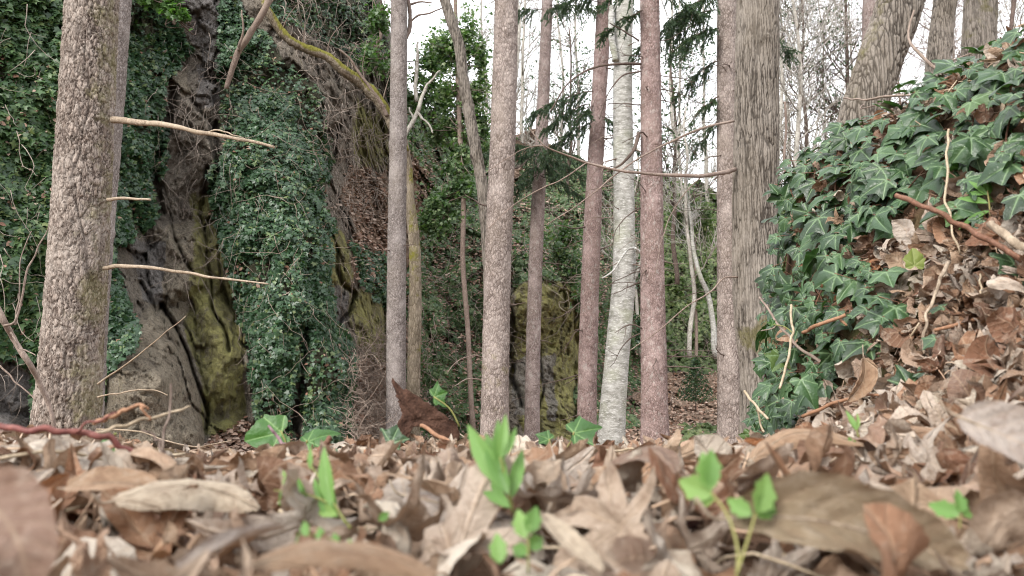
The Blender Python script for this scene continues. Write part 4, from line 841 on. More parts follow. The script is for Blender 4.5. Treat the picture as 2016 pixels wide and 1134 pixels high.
# bare and leafy trees on the far slope --------------------------------------
def grow(rg, p, d, L, r, lev, lst, spread=.7, up=.12):
    K = 7; pts = [p]; dd = d.copy()
    for k in range(K - 1): dd = dd + rg.normal(0, .13, 3) + [0, 0, up * .4]; dd /= np.linalg.norm(dd); pts.append(pts[-1] + dd * L / K)
    pts = np.array(pts); lst.append((pts, np.linspace(max(r, .007), max(r * .55, .005), K)))
    if lev == 0: return
    for k in range(rg.integers(4, 8)):
        j = rg.integers(2, K); e = dd + rg.normal(0, spread, 3); e[2] += up; e /= np.linalg.norm(e); grow(rg, pts[j], e, L * rg.uniform(.45, .75), r * rg.uniform(.35, .6), lev - 1, lst, spread, up)
def bare_tree(px, pyb, Y, H, wpx, seed, label, mat='bare', lean=0.0, lev=3, name='bare_tree', group='bare trees on the far slope', leaf=None, nb=16, tmin=.3):
    rg = np.random.default_rng(seed); b0 = P(px, pyb, Y); r = wpx / 2 / F * Y; K = 24
    pts = b0 + np.array([[lean * H * s + .10 * math.sin(s * 7 + seed), .1 * math.cos(s * 5 + seed), H * s] for s in np.linspace(0, 1, K)]); pts = wob(pts, .12, seed)
    t = thing(name, b0, label, 'tree', group); V, Q, T = tube(pts, np.linspace(r, r * .35, K), 8)
    child('trunk', V, [Q, T], M[mat], t, attrs={'crack': np.zeros(len(V)), 'moss': np.full(len(V), .3)})
    lst = []
    for k in range(nb):
        s = rg.uniform(tmin, 1); i = int(s * (K - 1)); a = rg.uniform(0, 2 * np.pi); d = np.array([math.cos(a), math.sin(a), rg.uniform(.2, 1.2)]); d /= np.linalg.norm(d)
        grow(rg, pts[i], d, H * rg.uniform(.12, .26), max(r * .42 * (1.2 - s), .018), lev - 1, lst)
    V, Fs = tubes(lst, 3); child('crown', V, Fs, M[mat], t, attrs={'crack': np.zeros(len(V)), 'moss': np.zeros(len(V))})
    if leaf:
        m_, sz, n_, hr = leaf; q = [l[0][-4:] for l in lst]; c = np.vstack(q); c = c[rg.integers(0, len(c), n_)] + rg.normal(0, hr, (n_, 3))
        g = vnoise(c * 1.6, seed); c = c[g > -.25]; n_ = len(c)
        nr = rg.normal(0, .7, (n_, 3)) + [0, -.3, .5]; scat('foliage', OV, c, rotm(nr, rg.uniform(0, 6.28, n_)), sz * rg.uniform(.5, 1.1, n_), M[m_], np.clip(.5 + .4 * vnoise(c * 2, 9) + rg.normal(0, .15, n_), 0, .99), t, seed)
    return t
bare_tree(1362, 705, 25, 8.5, 10, 301, 'thin greenish straight trunk left of the white birch between the red spruce and the oak', 'bare', .0, name='birch_tree', nb=10, group=None)
bare_tree(1410, 705, 25, 6.0, 13, 302, 'white birch leaning left between the red spruce and the oak', 'beech', -.16, name='birch_tree', nb=10, tmin=.6, group=None)
bare_tree(1255, 700, 26, 7.5, 8, 303, 'thin bare tree seen between the beech and the reddest spruce', nb=14, group=None)
bare_tree(1545, 600, 24, 11, 12, 304, 'pale bare tree close to the right edge of the big oak', lean=.01, nb=22, group=None)
bare_tree(1580, 560, 22, 10, 14, 305, 'pale forked bare tree in the open sky right of the big oak', lean=.015, nb=26, group=None)
bare_tree(1566, 590, 30, 13, 10, 306, 'slim bare tree between two thicker pale trunks right of the oak', lean=-.01, nb=20, group=None)
GL = ['leafless tree in the sky gap touching the right edge of the stout spruce', 'thicker leafless tree far behind the right edge of the stout spruce', 'small leafless tree left of the stout spruce on the hillside', 'leafless skyline tree immediately right of the narrowest pink trunk', 'leafless skyline tree close to the left of the pink trunk by the beech', 'leafless tree immediately right of the reddest trunk', 'slighter leafless tree second to the right of the reddest trunk', 'pale leafless tree close to the left of the grey-pink trunk by the oak']
for k, (px, py, Y, H, w) in enumerate([(1032, 420, 30, 12, 9), (1015, 400, 34, 13, 12), (950, 360, 30, 9, 8), (1105, 420, 36, 12, 8), (1140, 420, 38, 13, 8), (1330, 420, 38, 14, 8), (1345, 440, 36, 12, 7), (1395, 440, 40, 14, 9)]):
    bare_tree(px, py, Y, H, w, 310 + k, GL[k], nb=20, tmin=.1)
GR = ['leafless tree in the sky just above the left end of the ivy bank', 'dark leafless tree hidden behind the leaning oak', 'dark leafless tree in the first gap right of the leaning oak', 'pale leafless tree between the two upright trunks behind the bank', 'dark leafless tree right of the broad mossy trunk', 'pale leafless tree beyond the right end of the ivy bank', 'tall pale leafless tree just left of the leaning oak']
for k, (px, py, Y, H, w) in enumerate([(1640, 560, 34, 14, 7), (1790, 560, 26, 11, 7), (1880, 560, 22, 9, 7), (1905, 560, 26, 10, 9), (1975, 560, 20, 8, 8), (2030, 560, 22, 9, 9), (1700, 560, 36, 14, 9)]):
    bare_tree(px, py, Y, H, w, 330 + k, GR[k], nb=34, tmin=.2, mat='twig' if k in (1, 2, 4) else 'bare', group='bare trees behind the ivy bank')
bare_tree(1600, 600, 27, 12, 12, 340, 'tall spruce with sparse grey-green sprays in the sky gap right of the oak', 'twig_dark', .0, name='spruce_tree', leaf=('needle', .11, 3200, .16), nb=44, group=None, lev=3)
bare_tree(1690, 600, 28, 13, 14, 341, 'spruce with dark sprays just left of the leaning oak', 'twig_dark', .0, name='spruce_tree', leaf=('needle', .13, 2500, .16), nb=30, group=None, lev=2)
bare_tree(1125, 500, 27, 8.5, 8, 342, 'sparse grey-green spruce on the skyline between the two pink trunks', 'twig_dark', 0, name='spruce_tree', leaf=('needle', .12, 1800, .15), nb=26, group=None, lev=2)
bare_tree(1335, 560, 27, 9.5, 10, 343, 'dark spruce on the slope right of the reddest trunk', 'twig_dark', 0, name='spruce_tree', leaf=('needle', .13, 2500, .18), nb=30, group=None, lev=2)

# ivy-clad trees, ivy bushes and shrubs against the sky ----------------------
def leafy(name, label, cat, blobs, n, size, mat, seed, stem=None, group=None, gap=.02, smat='twig'):
    rg = np.random.default_rng(seed); cs, gs = [], []; tot = sum(b[3] * b[4] for b in blobs)
    for (px, py, Y, rx, rz) in blobs:
        c = P(px, py, Y); sx = rx / F * Y; sz = rz / F * Y; k = int(n * rx * rz / tot)
        v = rg.normal(0, 1, (k, 3)); v /= np.linalg.norm(v, axis=1)[:, None]; v *= np.abs(rg.normal(0, .62, k))[:, None]; q = c + v * [sx * 1.15, min(sx * 1.1, 1.3), sz * 1.1]
        g = fbm(q * 3.2, 3, seed); ok = g > gap - .25 * (np.linalg.norm(v, axis=1) < .6); cs.append(q[ok]); gs.append(g[ok])
    c = np.vstack(cs); g = np.concatenate(gs); m_ = len(c); base = P(blobs[0][0], blobs[0][1] + blobs[0][4], blobs[0][2]) if stem is None else P(*stem[0][:3])
    t = thing(name, base, label, cat, group); nr = rg.normal(0, .55, (m_, 3)) + [0, -.35, .65]
    scat('foliage', SMALL, c, rotm(nr, rg.uniform(0, 6.28, m_)), size * rg.uniform(.6, 1.3, m_), M[mat], np.clip(.5 + .6 * g + rg.normal(0, .18, m_), 0, .99), t, seed)
    if stem is None: stem = [(blobs[0][0], blobs[0][1] + blobs[0][4], blobs[0][2], 8), (blobs[0][0] + 3, blobs[0][1], blobs[0][2], 5)]
    a = np.array(stem, float); W = P(a[:, 0], a[:, 1], a[:, 2]); K = 24; cc = wob(spline(W, K), .05, seed); r = np.interp(np.linspace(0, 1, K), np.linspace(0, 1, len(a)), a[:, 3]) / 2 / F * a[:, 2].mean()
    V, Q, T = tube(cc, r, 8); child('trunk', V, [Q, T], M[smat], t, attrs={'crack': np.zeros(len(V)), 'moss': np.full(len(V), .4)})
    lst = []
    for (px, py, Y, rx, rz) in blobs:
        c0 = P(px, py, Y); i = np.argmin(np.linalg.norm(cc - c0, axis=1))
        for k in range(7):
            e = c0 + rg.normal(0, .55, 3) * [rx / F * Y, .5, rz / F * Y]; lst.append((spline([cc[i], (cc[i] + e) / 2 + rg.normal(0, .1, 3), e], 8), np.linspace(.016, .004, 8)))
    V, Fs = tubes(lst, 3); child('twigs', V, Fs, M[smat], t, attrs={'crack': np.zeros(len(V)), 'moss': np.zeros(len(V))})
    return t
leafy('ivy_clad_tree', 'slim ivy-clad trunk with green tufts between the thin leaning tree and slim grey spruce', 'tree', [(905,120,17.5,34,60),(880,90,17.5,50,40),(915,60,17.5,40,60),(940,190,17.5,26,60),(910,300,17.5,22,70),(880,180,17.5,40,30),(945,120,17.5,22,60),(950,260,18,24,70),(925,230,18,30,60),(890,250,18,30,50),(860,270,18.5,30,40)], 17000, .085, 'shrub', 401, [(933,880,17.5,11),(928,760,17.5,10),(918,600,17.5,10),(912,450,17.5,10),(905,300,17.5,10),(900,100,17.5,9),(896,-60,17.5,7)])
leafy('ivy_bush', 'bright ivy bush hanging on the slope below the dead snag', 'bush', [(870,400,17.4,42,38),(905,370,17.4,40,40),(850,440,17.4,32,30),(885,335,17.6,26,25)], 8000, .085, 'shrub', 402)
leafy('ivy_bush', 'ivy bush on the skyline right above the dead snag', 'bush', [(850,125,19,32,42),(868,100,19,20,26),(840,160,19,26,24),(820,190,19,34,34),(870,200,19,34,34)], 8000, .09, 'shrub', 403)
leafy('ivy_bush', 'dark ivy bush at the top of the rock face left of the slim spruce', 'bush', [(745,40,16.5,28,55),(725,110,16.2,22,36),(755,140,16.5,18,30),(750,-30,16.5,30,50)], 5000, .08, 'shrub', 404)
leafy('ivy_bush', 'light green leafy tuft hanging over the grey rock at the top of the cliff', 'bush', [(340,15,12.2,22,30),(362,32,12.2,16,14),(300,-10,12.2,30,24)], 1600, .09, 'lightleaf', 405, gap=.0)
leafy('ivy_bush', 'green ivy bush between the two narrow pink trunks above the mossy rock', 'bush', [(1100,500,19,34,30),(1120,460,19.2,30,30),(1125,540,19,24,40)], 5200, .085, 'shrub', 406)
leafy('ivy_bush', 'ivy bush at the foot of the pale beech on its right side', 'bush', [(1268,500,20,14,120),(1262,650,20,12,60)], 3500, .085, 'ivy_far', 407)
leafy('leafy_tree', 'light green young tree beyond the birches left of the grey-pink trunk', 'tree', [(1385,440,28,22,60),(1340,430,28,30,70),(1380,560,28,22,60),(1330,560,28,30,50)], 8000, .13, 'olive', 408, [(1372,740,28,7),(1370,560,28,6),(1366,380,28,4)])
leafy('leafy_tree', 'ivy-wrapped bare stems in the gap between the oak and the ivy bank', 'tree', [(1545,430,18,14,70),(1550,530,18,14,70),(1580,400,20,12,50)], 2600, .10, 'olive', 409, [(1552,620,18,7),(1547,400,18,6),(1545,200,18,5)])
# small spruce sapling on the path
rg = np.random.default_rng(77); sp = thing('spruce_sapling', P(1370, 805, 22), 'small dark spruce sapling beside the leaf-covered path in the distance', 'sapling')
_b = P(1370, 810, 22); _t = P(1370, 700, 22); V, Q, T = tube(np.array([_b, (_b + _t) / 2, _t]), [.02, .014, .006], 6); child('trunk', V, [Q, T], M['twig_dark'], sp, attrs={'crack': np.zeros(len(V)), 'moss': np.zeros(len(V))})
_n = 2000; u = rg.uniform(0, 1, _n) ** .7; a = rg.uniform(0, 6.28, _n); lay = np.floor(u * 9) / 9; rr = (.60 * (lay + .10)) * rg.uniform(0, 1, _n) ** .6; c = _t + (_b - _t) * (u * .85)[:, None]; c = c + np.c_[rr * np.cos(a), rr * np.sin(a), .12 * rr - .0 * rr]
nr = rg.normal(0, .5, (_n, 3)) + [0, 0, .8]; scat('foliage', OV, c, rotm(nr, a), .07 * rg.uniform(.6, 1.2, _n), M['needle'], rg.random(_n), sp)

# ================================================================ LEAF LITTER IN FRONT
SKX = [-400, 0, 120, 250, 330, 450, 600, 700, 850, 1000, 1150, 1300, 1420, 1480, 1560, 1650, 1760, 1850, 2016, 2500]
SKY = [850, 858, 862, 880, 900, 900, 888, 872, 872, 876, 872, 868, 872, 856, 834, 816, 780, 764, 740, 700]
LM = {}
def leaf_mesh(kind, i, mat):
    k = (kind, i, mat)
    if k not in LM:
        V, Fs, luv = (DEAD_T[i][0] if kind == 'dead' else IVY_T[i]); LM[k] = mesh_np('dead_leaf' if kind == 'dead' else 'ivy_leaf', V, Fs, [M[mat]], attrs={'rnd': np.zeros(len(V))}, vecs={'luv': luv})
    return LM[k]
def place(name, me, loc, rot, size, parent=None, label=None, cat=None, group=None):
    o = bpy.data.objects.new(name, me); COL.objects.link(o); m4 = Matrix.Identity(4); l = np.array(loc) - (np.array(parent.location) if parent else 0)
    for r_ in range(3):
        for c_ in range(3): m4[r_][c_] = float(rot[r_, c_] * size)
        m4[r_][3] = float(l[r_])
    if parent: o.parent = parent
    o.matrix_basis = m4
    return tag(o, label, cat, group)
def gnormal(x, y, e=.03):
    zx = (ground(x + e, y, False) - ground(x - e, y, False)) / (2 * e); zy = (ground(x, y + e, False) - ground(x, y - e, False)) / (2 * e)
    n = np.stack([-zx, -zy, np.ones_like(zx)], -1); return n / np.linalg.norm(n, axis=-1)[..., None]
rg = np.random.default_rng(21)
def inside_ivy(px, py):   # where ivy rather than dead leaves covers the bank
    return inpoly(px, py, [(1480,880),(1540,900),(1640,800),(1700,720),(1790,690),(1800,560),(1740,520),(1700,480),(1850,470),(1900,440),(1960,420),(2060,330),(2060,60),(1500,60)])
cand = []
def try_leaves(n, xr, yr, size, tilt, lift, bank=False, seed=0):
    r = np.random.default_rng(seed); x = r.uniform(*xr, n); y = r.uniform(*yr, n); gn = gnormal(x, y); gz = ground(x, y)
    for i in range(n):
        px, py = proj(np.array([x[i], y[i], gz[i]]))
        if px < -250 or px > 2250: continue
        if not bank and x[i] > .3 and y[i] > 1.0 and gz[i] > -.02: continue
        k = int(r.integers(len(DEAD_T))); nr = gn[i] + r.normal(0, tilt, 3); rot = rotm(nr[None], np.array([r.uniform(0, 6.28)]))[0]; s = size * r.uniform(.6, 1.25)
        loc = np.array([x[i], y[i], gz[i]]) + gn[i] * r.uniform(0, lift); V = DEAD_T[k][0][0] @ (rot * s).T + loc
        lim0 = r.uniform(-30, 8)
        for tr in range(5):
            ax, ay = proj(V); lim = np.interp(ax, SKX, SKY) + lim0
            if bank: lim = lim * 0 - 1e9
            bad = (ay < lim) & (V[:, 1] > .02)
            if not bad.any(): break
            V[:, 2] -= .012; loc[2] -= .012
        else: continue
        if V[:, 1].min() < .13 and np.abs(ax).min() < 3000 and y[i] < .2: continue
        dmin = max(np.linalg.norm(V, axis=1).min(), .05)
        if dmin < .22 or (dmin < .36 and s > .055) or (px > 1350 and py > 930 and dmin < .40): continue
        vis = (px > -60) & (px < 2076) & (ay.min() < 1134) & (loc[1] > 0)
        cand.append((s / dmin if vis else 0, k, loc, rot, s, bank, px, py, r.random()))
try_leaves(1900, (-1.1, .75), (.22, 1.45), .056, .65, .035, seed=1)
try_leaves(260, (-.5, .5), (.20, .7), .070, .5, .03, seed=2)
try_leaves(900, (.28, 1.35), (.70, 1.9), .060, .55, .025, bank=True, seed=3)
cand = [c for c in cand if not (c[5] and inside_ivy(np.array([c[6]]), np.array([c[7]]))[0] and c[8] > .05)]
cand.sort(key=lambda c: -c[0])
N_IND = 262
for c in cand[:N_IND]:
    _, k, loc, rot, s, bank, px, py, _r = c
    ov = DEAD_T[k][1]; me = leaf_mesh('dead', k, 'dead_oval' if ov else 'dead_maple')
    zone = 'the bank at the right beside the ivy' if bank else ['the far left', 'the left below the rock face', 'the middle below the grey trunks', 'the right of centre below the pale beech', 'the far right below the ivy bank'][int(np.clip(px // 403, 0, 4))]
    shp = 'oval' if ov else 'lobed'
    place('dead_leaf', me, loc, rot, s, None, 'curled dead %s leaf in the litter at %s' % (shp, zone), 'dead leaf', 'curled dead %s leaves in the litter at %s' % (shp, zone))
# the rest, and everything smaller, as one carpet
rest = cand[N_IND:]
def merge(items, ov, name, label):
    Vs, L, Rn, Ft, Fq, o = [], [], [], [], [], 0; r = np.random.default_rng(4)
    for (V, Fs, luv), rot, s, loc in items:
        Vs.append(V @ (rot * s).T + loc); L.append(luv); Rn.append(np.full(len(V), r.random()))
        for f in Fs: (Ft if f.shape[1] == 3 else Fq).append(f + o)
        o += len(V)
    return tag(link(name, mesh_np(name, np.vstack(Vs), [np.vstack(Ft), np.vstack(Fq)], [M['dead_oval' if ov else 'dead_maple']], attrs={'rnd': np.concatenate(Rn)}, vecs={'luv': np.vstack(L)})), label, 'leaf litter', kind='stuff')
items = {True: [], False: []}
for c in rest: items[DEAD_T[c[1]][1]].append((DEAD_T[c[1]][0], c[3], c[4], c[2]))
r = np.random.default_rng(8); n = 6500; x = r.uniform(-1.6, 1.9, n); y = np.concatenate([r.uniform(-.5, 2.6, n - 1500), r.uniform(2.6, 7, 1500)]); gn = gnormal(x, y); gz = ground(x, y)
x[-1500:] *= 2.2; gz = ground(x, y); gn = gnormal(x, y)
n0 = n; n += 5200; x = np.concatenate([x, r.uniform(.40, 1.45, 5200)]); y = np.concatenate([y, r.uniform(.75, 1.75, 5200)]); gz = ground(x, y); gn = gnormal(x, y)
for i in range(n):
    far = y[i] > 2.6; V, Fs, luv = DEAD_L[int(r.integers(10))][0]; ov = None; nr = gn[i] + r.normal(0, .35, 3); rot = rotm(nr[None], np.array([r.uniform(0, 6.28)]))[0]; s = r.uniform(.03, .065) * (1.3 if far else 1); loc = np.array([x[i], y[i], gz[i]]) + gn[i] * r.uniform(0, .014)
    if np.linalg.norm(loc) < .2 : continue
    W = V @ (rot * s).T + loc; ax, ay = proj(W)
    if i % 4 and x[i] > .4 and loc[1] > .8:
        qx, qy = proj(loc)
        if inside_ivy(np.array([qx]), np.array([qy]))[0] or qy < 200: continue
    if i < n0 and loc[1] > 0 and not (x[i] > .35 and y[i] > .8) and not far and (ay < np.interp(ax, SKX, SKY) + 3).any() : 
        loc[2] -= .03; 
    items[bool(i % 3 == 0)].append(((V, Fs, luv), rot, s, loc))
merge(items[True], True, 'leaf_litter', 'carpet of small narrow dead leaves between the larger leaves'); merge(items[False], False, 'leaf_litter', 'carpet of small crumpled lobed dead leaves between the larger leaves')

# hero leaves, twigs, bark and seedlings -------------------------------------
def face_rot(roll, tilt=0.0, yaw=0.0):
    """leaf facing the viewpoint, tip up; then roll in the picture, tilt back (0 = upright) and yaw"""
    m = Matrix.Rotation(R(yaw), 3, 'Z') @ Matrix.Rotation(R(90 - tilt), 3, 'X') @ Matrix.Rotation(R(roll), 3, 'Z'); return np.array(m)
def hero_leaf(px, py, Y, wpx, roll, tilt, yaw, mat, label, var=0, kind='dead', name='dead_leaf', cat='dead leaf'):
    i = var; me = leaf_mesh(kind, i, mat); V = me_arr = (DEAD_T[i][0][0] if kind == 'dead' else IVY_T[i][0]); ext = max(V[:, 0].max() - V[:, 0].min(), V[:, 1].max() - V[:, 1].min())
    s = wpx / F * Y / ext; rot = face_rot(roll, tilt, yaw); c = (V.max(0) + V.min(0)) / 2; loc = P(px, py, Y) - (rot * s) @ c
    return place(name, me, loc, rot, s, None, label, cat)
def strip_leaf(name, mat, ctrl, wpx, label, cat='dead leaf', curl=.5, ups=(0, -.3, 1), seed=1, n=34, m=13, droop=0.0):
    """large curled leaf built along its midrib: ctrl (px,py,Y) points, width in photo pixels"""
    a = np.array(ctrl, float); c = spline(P(a[:, 0], a[:, 1], a[:, 2]), n); d = a[:, 2].mean(); w = wpx / F * d; t = np.linspace(0, 1, n); v = np.linspace(-1, 1, m)
    T = np.gradient(c, axis=0); T /= np.linalg.norm(T, axis=1)[:, None]; U = np.array(ups, float); U = U / np.linalg.norm(U); S = np.cross(T, U); S /= np.linalg.norm(S, axis=1)[:, None]; Nn = np.cross(S, T)
    prof = np.sin(np.pi * np.clip(t, .02, .985) ** .8) ** .55; a_ = v[None] * curl * 1.6; hw = (w / 2 * prof)[:, None]; k = curl * 1.6
    X = hw * np.sin(a_) / k; Zz = hw * (1 - np.cos(a_)) / k + w * .0035 * np.sin((t[:, None] * 1 - np.abs(v)[None] * .30) * 46) + w * .03 * np.abs(v)[None]
    V = c[:, None] + S[:, None] * X[..., None] + Nn[:, None] * Zz[..., None]; V = V + (w * .06 * fbm(V / w * 2.2 + seed * 5, 3, seed))[..., None] * Nn[:, None] + (w * .04 * vnoise(V / w * 7 + seed, seed) * np.abs(v)[None] ** 2)[..., None] * S[:, None]
    uvv = np.stack([v[None] * .32 * prof[:, None], np.broadcast_to(t[:, None], (n, m)), np.zeros((n, m))], -1); i = np.arange(n - 1)[:, None] * m; j = np.arange(m - 1)[None]
    Q = np.stack([i + j, i + m + j, i + m + j + 1, i + j + 1], -1).reshape(-1, 4); tt = thing(name, c[0], label, cat)
    child('blade', V.reshape(-1, 3), Q, M[mat], tt, attrs={'rnd': np.zeros(n * m)}, vecs={'luv': uvv.reshape(-1, 3)})
    e = c[0] - T[0] * w * .35; vv, qq, t3 = tube(np.vstack([spline([e + np.array([0, 0, .2 * w]), e * .5 + c[0] * .5, c[0]], 6)[:-1], c + Nn * (-w * .012)]), np.linspace(w * .022, w * .006, n + 5), 5)
    child('midrib', vv, [qq, t3], M['twig_pale'], tt, attrs={'crack': np.zeros(len(vv)), 'moss': np.zeros(len(vv))}); return tt
strip_leaf('dead_leaf', 'olived', [(1440,1020,.33),(1580,1020,.33),(1720,1050,.335),(1900,1110,.35)], 190, 'very large olive-brown curled leaf with a dark hole at the bottom right', curl=.75, ups=(.1, -.8, .45), seed=2, n=44, m=19)
strip_leaf('dead_leaf', 'greyt', [(1890,820,.40),(1960,850,.39),(2040,890,.38),(2110,930,.38)], 130, 'pale grey blurred leaf standing at the right edge', curl=.5, ups=(-.3, -.7, .6), seed=3)
strip_leaf('dead_leaf', 'greyt', [(800,975,.50),(870,990,.49),(950,1010,.48),(1030,1040,.47)], 115, 'grey-beige ribbed leaf with fine parallel veins near the bottom centre', curl=-.7, ups=(0, -.6, .8), seed=4)
strip_leaf('dead_leaf', 'cream', [(225,985,.42),(330,960,.44),(430,965,.46),(510,1000,.46)], 110, 'bright cream crumpled leaf at the lower left', curl=-.6, ups=(0, -.6, .8), seed=5)
strip_leaf('dead_leaf', 'pinkt', [(-60,950,.26),(0,1010,.25),(40,1080,.24),(60,1170,.24)], 170, 'broad blurred pinkish-brown leaf in the bottom left corner', curl=.4, ups=(.4, -.8, .4), seed=6)
strip_leaf('dead_leaf', 'rust', [(60,1060,.40),(80,1010,.40),(100,960,.41),(135,938,.42)], 60, 'rust-brown curled leaf tip standing up at the lower left', curl=1.1, ups=(.2, -.9, .3), seed=7)
strip_leaf('dead_leaf', 'tan', [(130,960,.45),(200,950,.45),(280,955,.46),(320,975,.46)], 75, 'flat grey-tan leaf lying under the dark red stem', curl=.3, ups=(0, -.5, .8), seed=8)
strip_leaf('dead_leaf', 'tan', [(1480,905,.62),(1540,862,.64),(1620,852,.66),(1700,875,.66)], 62, 'pale tan folded leaf on the crest below the oak', curl=-.55, ups=(0, -.5, .8), seed=9)
strip_leaf('dead_leaf', 'tan', [(1060,965,.7),(1120,938,.72),(1200,928,.72),(1280,945,.7)], 62, 'pale tan rolled leaf right of the tall green shoot', curl=-.8, ups=(0, -.4, .9), seed=10)
strip_leaf('dead_leaf', 'rust', [(1140,1010,.55),(1190,985,.55),(1240,975,.56)], 60, 'orange-brown leaf standing behind the purple stem', curl=.6, ups=(.2, -.9, .3), seed=11)
strip_leaf('dead_leaf', 'rust', [(1465,868,.7),(1495,880,.7),(1525,882,.7),(1550,875,.7)], 36, 'small reddish-brown boat-shaped leaf on the crest under the spruce and the oak', curl=1.0, ups=(0, -.6, .7), seed=12)
strip_leaf('dead_leaf', 'pinkt', [(470,915,.75),(510,900,.76),(560,915,.77),(600,945,.77)], 50, 'reddish-tan leaf curling just behind the big dark ivy leaf', curl=-.6, ups=(0, -.5, .8), seed=13)
strip_leaf('dead_leaf', 'tan', [(500,1110,.27),(620,1080,.28),(740,1090,.29),(860,1130,.29)], 90, 'blurred tan leaf along the bottom edge left of centre', curl=-.5, ups=(0, -.5, .8), seed=14)
strip_leaf('dead_leaf', 'greyt', [(350,1120,.28),(430,1080,.29),(500,1055,.31),(560,1040,.33)], 60, 'grey rolled leaf pointing up right at the bottom left', curl=.9, ups=(-.2, -.7, .6), seed=15)
strip_leaf('dead_leaf', 'cream', [(1180,1125,.3),(1130,1085,.33),(1090,1040,.36),(1070,1010,.4)], 62, 'pale papery leaf bent over below the tall green shoot', curl=.5, ups=(.2, -.8, .5), seed=16)
strip_leaf('dead_leaf', 'tan', [(1700,705,1.08),(1702,735,1.07),(1690,765,1.06),(1668,790,1.05)], 52, 'pleated tan leaf hanging curled at the foot of the ivy bank', curl=.9, ups=(.2, -.95, .2), seed=17)
# twisted dead leaves on the bank
hero_leaf(1900, 665, 1.05, 95, 20, 30, 10, 'tan', 'broad tan lobed leaf with radiating veins lying on the bank at the right', 1)
hero_leaf(1975, 770, .85, 100, -60, 40, -10, 'pinkt', 'fan-veined brown leaf low on the bank at the right edge', 4)
hero_leaf(2000, 395, 1.15, 80, 150, 20, 20, 'tan', 'large crinkled tan leaf on the bank just below the bright weed', 2)
hero_leaf(1845, 525, 1.2, 75, 40, 30, 0, 'pinkt', 'wavy pinkish-brown leaf right of the yellow-green ivy leaf', 7)
hero_leaf(1648, 432, 1.5, 44, 80, 20, 0, 'tan', 'pale tan dead leaf caught in the upper left of the ivy', 5)
hero_leaf(1722, 275, 1.6, 46, -50, 10, 0, 'tan', 'rolled striped dead leaf caught near the top of the ivy', 8)
hero_leaf(1640, 580, 1.4, 62, 60, 20, 0, 'rust', 'orange-brown rolled leaf in the middle of the ivy', 10)
hero_leaf(1720, 540, 1.35, 66, 0, 30, 0, 'rust', 'orange-brown dead leaf left of the yellow-green ivy leaf', 11)

def ivy_hero(px, py, Y, w, roll, tilt, yaw, label, var, mat='ivy_young', stem=None):
    V, Fs, luv = IVY_T[var]; s = w / F * Y / 1.2; rot = face_rot(roll, tilt, yaw); loc = P(px, py, Y) - (rot * s) @ np.array([0, .4, 0])
    t = thing('ivy_sprig', loc, label, 'ivy leaf'); place('leaf', leaf_mesh('ivy', var, mat), loc, rot, s, t)
    e = P(*stem) if stem else loc + np.array([.005, .01, -.05]); vv, qq, t3 = tube(spline([loc, (loc + e) / 2 + np.array([.004, 0, .004]), e], 8), .0011, 5)
    child('stalk', vv, [qq, t3], M['fresh_stem'], t, attrs={'rnd': np.zeros(len(vv))}, vecs={'luv': np.zeros((len(vv), 3))}); return t
ivy_hero(512, 858, .95, 120, 105, 25, 0, 'large dark green ivy leaf in shade on the crest left of centre', 0, 'ivy_young', (560, 910, .95))
ivy_hero(628, 858, .98, 72, -60, 50, 0, 'green ivy leaf slanting upward left of the broken bark piece', 1, 'ivy_young', (590, 900, .98))
ivy_hero(778, 852, .96, 66, -20, 25, 0, 'small blue-green lobed ivy leaf in front of the broken bark piece', 2, 'ivy_near', (745, 888, .96))
ivy_hero(652, 905, .9, 60, 200, 40, 0, 'pale blue-green ivy leaf low in the litter left of centre', 3, 'ivy_near')
ivy_hero(868, 776, 1.0, 44, -70, 10, 0, 'single bright ivy leaf held up on a thin stalk above the bark piece', 4, 'ivy_young', (905, 840, 1.0))
ivy_hero(1155, 845, .98, 78, -75, 45, 0, 'green ivy leaf on the crest below the pale beech', 5, 'ivy_young', (1110, 890, .98))
ivy_hero(1068, 858, 1.0, 44, 60, 40, 0, 'small green ivy leaf right of the tall green shoot', 6, 'ivy_young')
ivy_hero(205, 888, .7, 52, 170, 15, 0, 'small green leaf hanging below the dark red stem at the left', 1, 'ivy_young', (225, 855, .7))
ivy_hero(1520, 632, 1.55, 24, 10, 20, 0, 'tiny backlit green leaf on a thin twig in front of the oak', 2, 'ivy_young', (1560, 655, 1.5))

